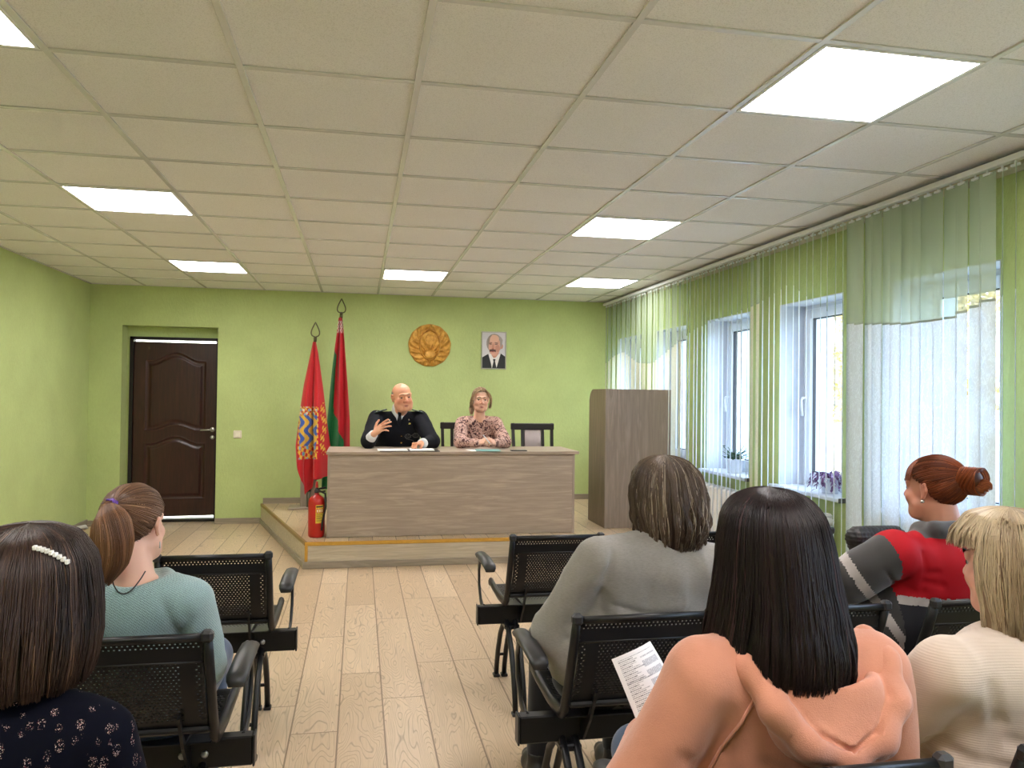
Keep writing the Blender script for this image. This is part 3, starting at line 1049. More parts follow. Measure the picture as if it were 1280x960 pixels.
dining('empty black wooden chair with patterned back behind the right end of the desk', (1.73, 7.48, PH))
dining('black wooden chair under the person in the floral blouse', (1.03, 7.62, PH))
dining('black wooden chair under the person in dark uniform', (.37, 7.66, PH))

# ------------------------------------------------------------------ flags
def flag_shape(top, L, prof, ncol, nrow, seed, yaw_=0, lean=(0, 0)):
    """cloth hanging from the pole top. prof(t)-> (left extent, right extent); folds deepen to the hem"""
    r = np.random.RandomState(seed)
    ph = r.uniform(0, 6, 5)
    V = np.zeros((nrow, ncol, 3)); U = np.zeros((nrow, ncol, 2))
    for i in range(nrow):
        t = i / (nrow - 1)
        l, rt = prof(t)
        for j in range(ncol):
            s = j / (ncol - 1)
            x = l + (rt - l) * s
            amp = .012 + .038 * min(1, t * 2.2)
            y = amp * (math.sin(s * 11 + ph[0] + .8 * math.sin(2.4 * t + ph[1])) + .45 * math.sin(s * 23 + ph[2] + t * 2))
            x += .28 * amp * math.cos(s * 22 + ph[3])
            V[i, j] = (x, y, -L(s) * t if callable(L) else -L * t)
            U[i, j] = (s, t)
    V[..., 0] += top[0]; V[..., 1] += top[1]; V[..., 2] += top[2]
    return V, U
def grid_faces(nr, nc):
    idx = np.arange(nr * nc).reshape(nr, nc)
    return np.stack([idx[:-1, :-1], idx[1:, :-1], idx[1:, 1:], idx[:-1, 1:]], -1).reshape(-1, 4)
M_FLAG = attr_mat('printed_flag_satin', .55, 0, .4, bump=.05, sheen=.25)
M_STEELP = simple('bronze_flag_finial', C(92, 88, 60), .4, .5)
M_POLE = simple('grey_steel_pole', C(120, 116, 104), .35, .7)
def lin(c): return np.array(C(*c)[:3])
FY = 8.35
def spear(m, x, y, z0, h=.17, w=.047):
    pts = []
    for k in range(20):
        a = 2 * PI * k / 20
        r = math.sin(a / 2) ** .8
        px_ = math.sin(a) * w * (.55 + .45 * math.sin(a / 2)) * .9
        pz = h * (0.5 - .5 * math.cos(a)) if False else 0
        pts.append((px_, a))
    # open teardrop loop with a pointed tip
    loop = []
    for t_ in np.linspace(0, 1, 12):
        loop.append((w * .5 * math.sin(PI * t_ ** .55) * 1.0, t_ * h))
    L_ = [(x - a, y, z0 + b) for a, b in loop] + [(x + a, y, z0 + b) for a, b in loop[-2:0:-1]]
    m.tube(L_, .0065, 6, closed=True)
def stand(name, x, y, rx):
    pass
# stand shared by both flags
st = thing('flag_stand', 'grey wooden flag stand with upright board behind the fire extinguisher', 'flag stand', (-.42, FY, PH))
MB().box((-.70, FY - .12, PH), (-.08, FY + .16, PH + .018), .003).build('base_board', M_DESK, st)
MB().box((-.585, FY + .0, PH + .018), (-.42, FY + .018, PH + .36), .002).build('upright_board', M_DESKV, st)
MB().tube([(-.50, FY - .03, PH + .018), (-.50, FY - .03, PH + .2)], .022, 12).build('pole_socket', M_POLE, st)
MB().tube([(-.24, FY + .02, PH + .018), (-.24, FY + .02, PH + .2)], .022, 12).build('pole_socket', M_POLE, st)
# red city flag with arms
fl = thing('flag', 'shorter red flag with a blue and yellow coat of arms on a pole', 'flag', (-.5, FY - .03, PH + .018))
zt1 = 1.93
m = MB(); m.tube([(-.50, FY - .03, PH + .02), (-.458, FY - .03, 1.98)], .0115, 10); m.build('pole', M_POLE, fl)
m = MB(); m.tube([(-.458, FY - .03, 1.935), (-.457, FY - .03, 1.985)], .016, 10); spear(m, -.456, FY - .03, 1.985, .155, .085); m.build('finial', M_STEELP, fl)
def prof1(t):
    l = np.interp(t, [0, .08, .35, .6, .85, 1.0], [-.012, -.028, -.088, -.125, -.155, -.14])
    r = np.interp(t, [0, .08, .35, .6, .8, 1.0], [.014, .035, .085, .125, .165, .165])
    return l, r
def L1(s):
    return np.interp(s, [0, .1, .28, .42, .47, .62, 1], [1.26, 1.42, 1.57, 1.50, 1.40, 1.41, 1.38])
V, U = flag_shape((-.462, FY - .105, zt1), L1, prof1, 150, 260, 3)
red = lin((196, 24, 34)); 
cols = np.tile(red, (V.shape[0] * V.shape[1], 1))
X = V[..., 0].ravel() + .462; Z = zt1 - V[..., 2].ravel()
# shield on the left half, continued as a gold fringe on the right half
cx, cz, sw_, sh_ = -.045, .90, .092, .235
u = (X - cx) / sw_; v = (Z - cz) / sh_
inside = (np.abs(u) < 1 - .25 * np.clip(v - .2, 0, 1) ** 1.0) & (v > -.62) & (v < .72)
wv_ = np.sin(v * 9 + 1.2) * .28
band = np.floor((u + wv_ + 2) * 2.2).astype(int) % 2
gold = lin((226, 180, 60)); blue = lin((56, 92, 176)); cyan = lin((110, 170, 196)); white_ = lin((230, 226, 214))
cols[inside & (band == 0)] = blue
cols[inside & (band == 1)] = gold
topf = (np.abs(u) < .95) & (v > -1.0) & (v <= -.62)
cols[topf & ((np.sin(u * 14 + 2) * np.sin(v * 30)) > .0)] = gold
cols[topf & ((np.sin(u * 9) * np.cos(v * 22)) > .45)] = white_
cols[topf & ((np.sin(u * 7 + 1) * np.cos(v * 16 + 1)) > .6)] = cyan
bot = (np.abs(u) < 1.0) & (v >= .72) & (v < 1.28)
cols[bot & (np.sin(u * 12 + v * 6) * np.sin(v * 18 - u * 3) > -.05)] = gold
cols[bot & (np.sin(u * 8 - 1) * np.cos(v * 12) > .5)] = cyan
rim = (np.abs(u) < 1.1) & (np.abs(u) > .93) & (v > -.95) & (v < 1.0) & (np.sin(v * 26) > -.3)
cols[rim] = gold
ux = (X - .105) / .04
fr = (np.abs(ux + .3 * np.sin(Z * 20)) < .55) & (Z > .62) & (Z < 1.16) & (np.sin(Z * 95 + ux * 3) * np.cos(ux * 5 + Z * 30) > .05)
cols[fr] = gold
o = npmesh('cloth', V.reshape(-1, 3), grid_faces(V.shape[0], V.shape[1]), M_FLAG, fl, cols)
md = o.modifiers.new('thickness', 'SOLIDIFY'); md.thickness = .0012
# national flag, red over green, white ornament near the hoist
fl = thing('flag', 'taller red and green flag with a white ornament at its top', 'flag', (-.24, FY + .02, PH + .018))
zt2 = 2.20
m = MB(); m.tube([(-.24, FY + .02, PH + .02), (-.198, FY + .02, 2.26)], .0115, 10); m.build('pole', M_POLE, fl)
m = MB(); m.tube([(-.199, FY + .02, 2.195), (-.198, FY + .02, 2.245)], .016, 10); spear(m, -.197, FY + .02, 2.245, .155, .085); m.build('finial', M_STEELP, fl)
def prof2(t):
    l = np.interp(t, [0, .05, .3, .55, .85, 1.0], [-.012, -.022, -.065, -.095, -.15, -.15])
    r = np.interp(t, [0, .05, .3, .6, 1.0], [.012, .025, .058, .098, .108])
    return l, r
V, U = flag_shape((-.205, FY + .005, zt2), 1.80, prof2, 110, 240, 8)
S = U[..., 0].ravel(); T = U[..., 1].ravel()
X = V[..., 0].ravel() + .205; Z = zt2 - V[..., 2].ravel()
green = lin((22, 118, 62)); redn = lin((200, 30, 44))
cols = np.tile(redn, (len(S), 1))
edge = np.interp(Z, [0, .35, .40, .85, .95, 1.5, 1.8], [.0, .0, .12, .14, .22, 1.02, 1.1])
cols[S < edge] = green
orn = (Z > .035) & (Z < .16) & (np.sin(X * 330 + 1) * np.sin(Z * 150) > -.1) & (np.abs(X) < .03)
cols[orn] = white_
o = npmesh('cloth', V.reshape(-1, 3), grid_faces(V.shape[0], V.shape[1]), M_FLAG, fl, cols)
md = o.modifiers.new('thickness', 'SOLIDIFY'); md.thickness = .0012

# ------------------------------------------------------------------ fire extinguisher
fe = thing('fire_extinguisher', 'red fire extinguisher with yellow label standing at the left end of the desk', 'fire extinguisher', (-.335, 6.70, PH))
M_RED = simple('red_enamel', C(186, 28, 22), .28, 0, .6, .04)
ex, ey, ez = -.335, 6.70, PH
MB().lathe([(0, .0), (.06, .0), (.066, .01), (.068, .03), (.068, .285), (.064, .31), (.05, .33), (.03, .343), (.018, .35), (.018, .362), (0, .362)], (ex, ey, ez), 40).build('cylinder_body', M_RED, fe)
m = MB().lathe([(0, .36), (.016, .36), (.02, .368), (.02, .385), (.014, .395), (.01, .41), (0, .41)], (ex, ey, ez), 20)
m.tube([(ex, ey, ez + .39), (ex + .03, ey - .01, ez + .40), (ex + .075, ey - .01, ez + .41)], .008, 8).tube([(ex, ey, ez + .375), (ex + .035, ey - .01, ez + .372), (ex + .07, ey - .01, ez + .38)], .007, 8)
m.build('valve', M_BLACKP, fe)
MB().lathe([(0, .40), (.010, .40), (.012, .42), (.008, .455), (.004, .458), (0, .458)], (ex, ey, ez), 14).build('safety_cap', M_RED, fe)
MB().tube([(ex + .02, ey, ez + .38), (ex + .07, ey - .03, ez + .36), (ex + .075, ey - .045, ez + .25), (ex + .05, ey - .062, ez + .12), (ex + .045, ey - .062, ez + .06)], .0085, 8).build('hose', M_BLACKP, fe)
def arc_label(r, a0, a1, z0, z1, rects):
    nA, nZ = 60, 90
    V = []; cl = []
    for i in range(nZ):
        for j in range(nA):
            a = a0 + (a1 - a0) * j / (nA - 1); z = z0 + (z1 - z0) * i / (nZ - 1)
            V.append((ex + r * math.cos(a), ey + r * math.sin(a), ez + z))
            c = lin((222, 190, 60)); s, t = j / (nA - 1), i / (nZ - 1)
            for (s0, s1, t0, t1, cc) in rects:
                if s0 < s < s1 and t0 < t < t1: c = lin(cc)
            cl.append(c)
    idx = np.arange(nA * nZ).reshape(nZ, nA)
    Fq = np.stack([idx[:-1, :-1], idx[:-1, 1:], idx[1:, 1:], idx[1:, :-1]], -1).reshape(-1, 4)
    return np.array(V), Fq, np.array(cl)
rects = [(.06, .94, .86, .95, (60, 50, 30))] + [(.1, .1 + .8 * (.6 + .4 * ((k * 37) % 10) / 10), .08 + .05 * k, .08 + .05 * k + .018, (84, 70, 34)) for k in range(9)] + [(.1, .32, .56, .8, (180, 40, 30)), (.39, .61, .56, .8, (180, 40, 30)), (.68, .9, .56, .8, (180, 40, 30)), (.14, .28, .6, .76, (230, 220, 190)), (.43, .57, .6, .76, (230, 220, 190)), (.72, .86, .6, .76, (230, 220, 190))]
V, Fq, cl = arc_label(.0688, -PI / 2 - .05, -PI / 2 + .95, .12, .27, rects)
npmesh('label', V, Fq, attr_mat('printed_label', .45), fe, cl)

# ------------------------------------------------------------------ gold emblem on the wall
em = thing('wall_emblem', 'round gold relief state emblem on the green wall between flags and portrait', 'emblem', (.767, YB, 1.955))
nR, nA = 110, 260
R0 = .238
Vv = []; hh = []
ecx, ecz = .767, 1.955
for i in range(nR):
    r = i / (nR - 1)
    for j in range(nA):
        a = 2 * PI * j / nA
        sx, sz = math.sin(a), math.cos(a)
        rim_ = R0 * (1 + .008 * math.cos(a * 13))
        # bow at the bottom opens the outline slightly
        X_, Z_ = r * sx, r * sz
        h = .02
        oval = math.hypot(X_ / .50, (Z_ - .02) / .74)
        if oval > 1:        # wreath: ears, flowers and ribbon turns
            hw = .012 * math.sin(min(1, (1 - r) / .12) * PI / 2)
            h += hw * .8 + .0065 * math.sin(a * 15 + (1 if X_ > 0 else -1) * r * 16) * min(1, (1 - r) * 9) * min(1, (oval - 1) * 6) - .006
            rb = abs(((a / (2 * PI) * 10 + (1 if X_ > 0 else -1) * r * .5) % 1) - .5)
            if rb < .10: h += .008
        elif oval > .87:
            h += .024 * math.sin((oval - .87) / .13 * PI) + .006
        else:
            ra = math.atan2(X_, Z_ + .50)
            rd_ = math.hypot(X_, Z_ + .50)
            h += .002
            if rd_ < .30: h += .030 * math.sqrt(max(0, 1 - (rd_ / .30) ** 2))
            elif abs(ra) < 1.25: h += .011 * (.5 + .5 * math.cos(ra * 20))
            mp = math.hypot(X_ / .24, (Z_ - .26) / .26) + .1 * math.sin(5 * math.atan2(X_, Z_ - .26) + 1)
            if mp < 1: h = .036 + .005 * (mp > .8)
        # star at the top
        ds = math.hypot(X_, Z_ - .82); as_ = math.atan2(X_, Z_ - .82)
        if ds < .20 * (.6 + .4 * math.cos(5 * as_)): h += .016
        if Z_ < -.72 and abs(X_) < .3: h += .008 * math.cos(X_ * 40)
        if r > .965: h = .004 + .02 * (1 - r) / .035
        if Z_ < -.80 and abs(abs(X_) - .03) < .02: h = .012
        Vv.append((ecx + X_ * rim_, YB - h, ecz + Z_ * rim_))
Vv = np.array(Vv)
idx = np.arange(nR * nA).reshape(nR, nA); nx_ = np.roll(idx, -1, 1)
Fq = np.stack([idx[:-1], idx[1:], nx_[1:], nx_[:-1]], -1).reshape(-1, 4)
g = G('aged_gold_relief')
n_ = g.noise(g.obj(), 26, 4)
g.base(g.ramp(n_, [(.3, C(176, 122, 46)), (.6, C(214, 162, 74)), (.8, C(230, 186, 100))]), .42, .45)
npmesh('relief', Vv, Fq, g.m, em)
MB().lathe([(R0 * .97, 0), (R0 * .99, .002), (R0 * .99, .012), (R0 * .95, .014)], (0, 0, 0), 80, 'Y')
bk = MB().lathe([(0, 0), (R0 * .975, 0), (R0 * .975, .006), (0, .006)], (ecx, YB - .006, ecz), 80, 'Y')
bk.build('back_disc', simple('dark_bronze', C(92, 62, 30), .5, .5), em)

# ------------------------------------------------------------------ portrait
def raster(nx, ny, w, h, fn):
    xs = np.linspace(0, 1, nx); zs = np.linspace(0, 1, ny)
    S, T = np.meshgrid(xs, zs)
    return S, T, fn(S, T)
def poly_in(S, T, P):
    ins = np.zeros(S.shape, bool); n = len(P)
    for i in range(n):
        (xa, ya), (xb, yb) = P[i], P[(i + 1) % n]
        c = ((ya > T) != (yb > T)) & (S < (xb - xa) * (T - ya) / (yb - ya + 1e-12) + xa)
        ins ^= c
    return ins
def ell_in(S, T, cx, cy, rx, ry, rot=0):
    c, s = math.cos(rot), math.sin(rot)
    a = (S - cx) * c + (T - cy) * s; b = -(S - cx) * s + (T - cy) * c
    return (a / rx) ** 2 + (b / ry) ** 2 < 1
def portrait(S, T):
    K = np.zeros(S.shape + (3,)); K[:] = lin((204, 200, 206))
    def put(m, c): K[m] = lin(c)
    put(ell_in(S, T, .1, .3, .5, .5), (212, 208, 212))
    put(ell_in(S, T, .52, .70, .345, .265), (150, 140, 134))      # grey hair mass
    put(ell_in(S, T, .83, .62, .07, .075), (196, 140, 120))       # ear
    put(poly_in(S, T, [(.28, .74), (.27, .55), (.33, .42), (.45, .34), (.58, .34), (.72, .44), (.78, .56), (.76, .76), (.66, .86), (.5, .91), (.36, .87)]), (214, 160, 138))
    put(ell_in(S, T, .5, .83, .22, .11), (226, 178, 154))         # forehead
    put(poly_in(S, T, [(.23, .80), (.26, .62), (.30, .70), (.33, .85), (.42, .93), (.30, .90)]), (142, 128, 118))
    put(poly_in(S, T, [(.78, .56), (.86, .66), (.88, .80), (.80, .88), (.70, .92), (.76, .82), (.775, .68)]), (158, 150, 146))
    put(ell_in(S, T, .66, .56, .10, .10), (196, 138, 118))
    put(poly_in(S, T, [(.44, .68), (.40, .555), (.43, .53), (.50, .53), (.52, .57), (.49, .68)]), (200, 138, 116))
    put(ell_in(S, T, .46, .545, .05, .018), (176, 108, 92))
    put(ell_in(S, T, .355, .675, .055, .013), (92, 70, 62)); put(ell_in(S, T, .60, .675, .065, .013), (92, 70, 62))
    put(ell_in(S, T, .35, .705, .075, .014, .15), (130, 98, 84)); put(ell_in(S, T, .61, .71, .085, .014, -.1), (130, 98, 84))
    put(ell_in(S, T, .445, .502, .15, .030), (84, 50, 42)); put(ell_in(S, T, .36, .488, .06, .022, .5), (84, 50, 42)); put(ell_in(S, T, .54, .488, .06, .022, -.5), (84, 50, 42))
    put(ell_in(S, T, .45, .462, .08, .013), (172, 84, 78))
    put(ell_in(S, T, .46, .40, .09, .03), (222, 164, 142))
    put(poly_in(S, T, [(.30, .40), (.34, .44), (.45, .32), (.60, .31), (.76, .46), (.80, .40), (.72, .0), (.36, .0)]) & (T < .40) & ~poly_in(S, T, [(.36, .45), (.45, .34), (.58, .34), (.72, .44)]), (232, 228, 226))
    put(poly_in(S, T, [(.45, .345), (.58, .345), (.72, .44), (.70, .40), (.60, .31), (.50, .28), (.40, .36)]), (196, 140, 120))
    put(poly_in(S, T, [(.0, .30), (.26, .40), (.38, .14), (.42, .0), (.0, .0)]), (26, 26, 32))
    put(poly_in(S, T, [(1.0, .33), (.80, .42), (.68, .14), (.62, .0), (1.0, .0)]), (26, 26, 32))
    put(poly_in(S, T, [(.46, .26), (.58, .26), (.56, .19), (.63, .0), (.43, .0), (.49, .19)]), (30, 28, 34))
    return K
pt_ = thing('framed_portrait', 'small framed portrait of a moustached person in dark suit and tie on the wall', 'portrait', (1.496, YB, 1.92))
px0, px1, pz0, pz1 = 1.352, 1.642, 1.70, 2.13
m = MB()
for a_, b_ in (((px0, YB - .018, pz0), (px0 + .012, YB, pz1)), ((px1 - .012, YB - .018, pz0), (px1, YB, pz1)), ((px0 + .012, YB - .018, pz0), (px1 - .012, YB, pz0 + .012)), ((px0 + .012, YB - .018, pz1 - .012), (px1 - .012, YB, pz1))):
    m.box(a_, b_, .002)
m.build('picture_frame', simple('thin_silver_frame', C(176, 176, 160), .35, .5), pt_)
NXp, NYp = 150, 220
S, T, K = raster(NXp, NYp, 1, 1, portrait)
Vp = np.stack([px0 + .012 + S * (px1 - px0 - .024), np.full(S.shape, YB - .009), pz0 + .012 + T * (pz1 - pz0 - .024)], -1).reshape(-1, 3)
idx = np.arange(NXp * NYp).reshape(NYp, NXp)
npmesh('photo_print', Vp, np.stack([idx[:-1, :-1], idx[:-1, 1:], idx[1:, 1:], idx[1:, :-1]], -1).reshape(-1, 4), attr_mat('photo_paper', .35), pt_, K.reshape(-1, 3))

# ------------------------------------------------------------------ desk items
M_PAPER = simple('white_paper', C(236, 236, 232), .7, 0, .3, .02)
M_FOLDER = simple('black_leatherette_folder', C(30, 28, 30), .5)
t = thing('open_folder', 'black folder lying open with white sheets in front of the uniformed person', 'folder', (.40, 6.72, DZ))
m = MB().box((.175, 6.60, DZ + .0005), (.415, 6.86, DZ + .006), .002).box((.425, 6.60, DZ + .0005), (.68, 6.86, DZ + .006), .002).box((.41, 6.60, DZ + .0005), (.43, 6.86, DZ + .004), .001)
m.build('cover', M_FOLDER, t)
m = MB().box((.16, 6.605, DZ + .0065), (.41, 6.85, DZ + .0095)).box((.43, 6.61, DZ + .0065), (.635, 6.845, DZ + .0115))
m.build('sheets', M_PAPER, t)
tag(MB().box((.94, 6.62, DZ + .0005), (1.15, 6.84, DZ + .003), 0, Matrix.Translation((1.05, 6.73, 0)) @ Matrix.Rotation(.12, 4, 'Z') @ Matrix.Translation((-1.05, -6.73, 0))).build('document', M_PAPER), 'white paper sheet lying before the person in the floral blouse, topmost left', 'paper')
tag(MB().box((1.0, 6.59, DZ + .0035), (1.21, 6.80, DZ + .007), 0, Matrix.Translation((1.1, 6.7, 0)) @ Matrix.Rotation(-.1, 4, 'Z') @ Matrix.Translation((-1.1, -6.7, 0))).build('notebook', simple('teal_booklet', C(120, 176, 172), .5)), 'thin pale teal booklet on the desk under the hands of the blouse wearer', 'booklet')
t = thing('smartphone', 'small dark phone lying on the desk before the empty chair', 'phone', (1.375, 6.66, DZ))
MB().box((1.30, 6.625, DZ + .0005), (1.44, 6.695, DZ + .009), .003).build('phone_body', M_FOLDER, t)
MB().box((1.345, 6.63, DZ + .009), (1.435, 6.69, DZ + .011), .001).build('phone_screen', simple('pale_phone_screen', C(190, 190, 186), .15), t)

# ------------------------------------------------------------------ outside
struct(MB().box((XO, -30, -1.6), (80, 60, -1.5)).build('ground', simple('dry_grass_ground', C(150, 140, 96), .9, 0, .2, .3, 3)))
M_BARK = simple('pale_birch_bark', C(196, 190, 178), .8, 0, .3, .3, 12)
M_AUT = simple('yellow_autumn_leaf', C(214, 192, 128), .7, 0, .3, .3, 5)
def tree(x, y, h, seed, label):
    t = thing('birch_tree', label, 'tree', (x, y, -1.5), group='autumn trees outside the windows')
    r = np.random.RandomState(seed)
    m = MB().tube([(x, y, -1.5), (x + .1, y, h * .3), (x - .05, y + .1, h * .7), (x, y, h)], [.16, .12, .07, .02], 8)
    for k in range(16):
        z = h * (.2 + .045 * k); a = r.uniform(0, 6.28); L = (h - z) * .35 + .5
        m.tube([(x, y, z), (x + math.cos(a) * L * .6, y + math.sin(a) * L * .6, z + L * .4), (x + math.cos(a) * L, y + math.sin(a) * L, z + L * .5)], [.04, .02, .008], 5)
    m.build('trunk', M_BARK, t)
    n = 5200
    u = r.normal(size=(n, 3)); u /= np.linalg.norm(u, axis=1)[:, None]
    rad = r.uniform(.35, 1, n) ** .5
    c = np.array([x, y, h * .60])
    P = c + u * rad[:, None] * np.array([1.7, 1.7, h * .45])
    P += .25 * np.sin(P * 3.1 + seed)
    d1 = r.normal(size=(n, 3)); d1 /= np.linalg.norm(d1, axis=1)[:, None]
    d2 = np.cross(d1, r.normal(size=(n, 3))); d2 /= np.linalg.norm(d2, axis=1)[:, None]
    s = r.uniform(.04, .09, n)[:, None]
    V = np.stack([P - d1 * s, P + d2 * s * .6, P + d1 * s, P - d2 * s * .6], 1).reshape(-1, 3)
    npmesh('leaves', V, np.arange(n * 4).reshape(n, 4), M_AUT, t)
tree(13, 19.5, 6.0, 1, 'yellow-leaved tree outside, seen low through the middle window')
tree(16.5, 23, 6.8, 2, 'yellow-leaved tree outside, seen low through the middle window')
tree(15, 16, 5.0, 4, 'yellow-leaved tree outside, seen low through the middle window')
tree(19, 28, 7.0, 9, 'yellow-leaved tree outside, seen low through the middle window')
# ------------------------------------------------------------------ blended surfaces for people
def norm(v):
    v = np.asarray(v, float); return v / (np.linalg.norm(v) + 1e-12)
class Field:
    def __init__(s, lo, hi, h):
        s.h = h; s.lo = np.array(lo, float)
        s.n = np.ceil((np.array(hi) - s.lo) / h).astype(int) + 1
        s.ax = [(s.lo[i] + h * np.arange(s.n[i])).astype(np.float32) for i in range(3)]
        s.d = np.full(s.n, .08, np.float32)
    def _sl(s, lo, hi):
        sl = []
        for i in range(3):
            a = int(max(0, math.floor((lo[i] - s.lo[i]) / s.h))); b = int(min(s.n[i], math.ceil((hi[i] - s.lo[i]) / s.h) + 1))
            if b <= a: return None
            sl.append(slice(a, b))
        return tuple(sl), s.ax[0][sl[0]][:, None, None], s.ax[1][sl[1]][None, :, None], s.ax[2][sl[2]][None, None, :]
    def _put(s, sl, v, k, op):
        a = s.d[sl]
        if op == 'sub':
            v = -v
            h = np.clip(.5 - .5 * (v - a) / k, 0, 1)
            s.d[sl] = a * h + v * (1 - h) + k * h * (1 - h) if False else np.maximum(a, v) + np.maximum(k - np.abs(a - v), 0) ** 2 / (4 * k)
        else:
            s.d[sl] = np.minimum(a, v) - np.maximum(k - np.abs(a - v), 0) ** 2 / (4 * k)
    def cap(s, a, b, ra, rb, k=.015, op='add'):
        a = np.array(a, float); b = np.array(b, float); m = max(ra, rb) + k + .03
        q = s._sl(np.minimum(a, b) - m, np.maximum(a, b) + m)
        if q is None: return
        sl, X, Y, Z = q
        d = b - a; L = max(1e-9, d @ d)
        t = np.clip(((X - a[0]) * d[0] + (Y - a[1]) * d[1] + (Z - a[2]) * d[2]) / L, 0, 1)
        v = np.sqrt((X - a[0] - t * d[0]) ** 2 + (Y - a[1] - t * d[1]) ** 2 + (Z - a[2] - t * d[2]) ** 2) - (ra + (rb - ra) * t)
        s._put(sl, v, k, op)
    def ell(s, c, r, k=.015, R=None, op='add'):
        c = np.array(c, float); r = np.array(r, float); m = r.max() + k + .03
        q = s._sl(c - m, c + m)
        if q is None: return
        sl, X, Y, Z = q
        X = X - c[0]; Y = Y - c[1]; Z = Z - c[2]
        if R is not None:
            R = np.array(R)
            X, Y, Z = R[0, 0] * X + R[1, 0] * Y + R[2, 0] * Z, R[0, 1] * X + R[1, 1] * Y + R[2, 1] * Z, R[0, 2] * X + R[1, 2] * Y + R[2, 2] * Z
        k0 = np.sqrt((X / r[0]) ** 2 + (Y / r[1]) ** 2 + (Z / r[2]) ** 2)
        k1 = np.sqrt((X / r[0] ** 2) ** 2 + (Y / r[1] ** 2) ** 2 + (Z / r[2] ** 2) ** 2) + 1e-6
        s._put(sl, k0 * (k0 - 1) / k1, k, op)
    def plane(s, p, n, k=.005):
        """cut away everything on the side n points to"""
        p = np.array(p, float); n = norm(n)
        X, Y, Z = s.ax[0][:, None, None], s.ax[1][None, :, None], s.ax[2][None, None, :]
        v = (X - p[0]) * n[0] + (Y - p[1]) * n[1] + (Z - p[2]) * n[2]
        s.d = np.maximum(s.d, v.astype(np.float32))
    def run(s, prims, grow=0.0):
        for p in prims:
            t = p[0]
            if t == 'c': s.cap(p[1], p[2], max(.003, p[3] + grow), max(.003, p[4] + grow), p[5] if len(p) > 5 else .02)
            elif t == 'e': s.ell(p[1], np.maximum(.003, np.array(p[2], float) + grow), p[3] if len(p) > 3 else .02, p[4] if len(p) > 4 else None)
            elif t == 'sc': s.cap(p[1], p[2], p[3], p[4], p[5] if len(p) > 5 else .01, 'sub')
            elif t == 'se': s.ell(p[1], p[2], p[3] if len(p) > 3 else .01, p[4] if len(p) > 4 else None, 'sub')
    def mesh(s):
        d = s.d; ins = d < 0
        n = d.shape
        allc = np.ones((n[0] - 1, n[1] - 1, n[2] - 1), bool); anyc = np.zeros_like(allc)
        for i in (0, 1):
            for j in (0, 1):
                for k in (0, 1):
                    c = ins[i:n[0] - 1 + i, j:n[1] - 1 + j, k:n[2] - 1 + k]
                    allc &= c; anyc |= c
        act = anyc & ~allc
        I = np.argwhere(act)
        idm = np.full(act.shape, -1, np.int32); idm[act] = np.arange(len(I))
        corn = {}
        for i in (0, 1):
            for j in (0, 1):
                for k in (0, 1):
                    corn[i, j, k] = d[I[:, 0] + i, I[:, 1] + j, I[:, 2] + k]
        acc = np.zeros((len(I), 3)); cnt = np.zeros(len(I))
        for ax in range(3):
            for u in (0, 1):
                for v in (0, 1):
                    a = [u, v]; a.insert(ax, 0); b = [u, v]; b.insert(ax, 1)
                    da, db = corn[tuple(a)], corn[tuple(b)]
                    m = (da < 0) != (db < 0)
                    t = da[m] / (da[m] - db[m])
                    p = np.tile(np.array(a, float), (m.sum(), 1)); p[:, ax] = t
                    acc[m] += p; cnt[m] += 1
        V = (I + acc / cnt[:, None]) * s.h + s.lo
        Fs = []
        for ax in range(3):
            sl0 = [slice(None)] * 3; sl1 = [slice(None)] * 3
            sl0[ax] = slice(0, -1); sl1[ax] = slice(1, None)
            A = ins[tuple(sl0)]; B = ins[tuple(sl1)]
            E = np.argwhere(A != B)
            o = [q for q in range(3) if q != ax]
            ok = (E[:, o[0]] > 0) & (E[:, o[1]] > 0) & (E[:, o[0]] < n[o[0]] - 1) & (E[:, o[1]] < n[o[1]] - 1)
            E = E[ok]
            fl_ = A[tuple(E.T)]
            q = []
            for (du, dv) in ((-1, -1), (0, -1), (0, 0), (-1, 0)):
                e = E.copy(); e[:, o[0]] += du; e[:, o[1]] += dv
                q.append(idm[tuple(e.T)])
            q = np.stack(q, 1)
            if ax == 1: fl_ = ~fl_
            q[~fl_] = q[~fl_][:, ::-1]
            Fs.append(q)
        return V, np.concatenate(Fs)

def noise3(P, f, seed=0, oct=2):
    """cheap smooth pseudo noise in about [-1,1]"""
    r = np.random.RandomState(seed); out = 0; amp = 1; tot = 0
    for o in range(oct):
        for k in range(5):
            d = r.normal(size=3); d /= np.linalg.norm(d)
            ph = r.uniform(0, 6.28); d2 = r.normal(size=3) * .6
            out = out + amp * np.sin(P @ d * f * (1 + .3 * r.uniform()) + ph + 1.2 * np.sin(P @ d2 * f * .7 + ph * 2))
        tot += amp * 3.0; amp *= .5; f *= 2.1
    return out / tot
def folds(V, seed, f=14, amp=.004, stretch=(1, 1, .55)):
    n = noise3(V * np.array(stretch), f, seed, 2)
    return amp * (1 - 2 * np.abs(n)) 
def crease(F, lines, r=.004, k=.018):
    # soft cloth creases on the side that faces -y
    for pts in lines:
        P3 = []
        for x, z in pts:
            i = int(round((x - F.lo[0]) / F.h)); j = int(round((z - F.lo[2]) / F.h))
            if not (0 <= i < F.n[0] and 0 <= j < F.n[2]): continue
            col = F.d[i, :, j] < 0
            if not col.any(): continue
            P3.append((x, F.lo[1] + F.h * int(np.argmax(col)) - r - .003, z))
        for a, b in zip(P3[:-1], P3[1:]): F.cap(a, b, r, r, k, 'sub')
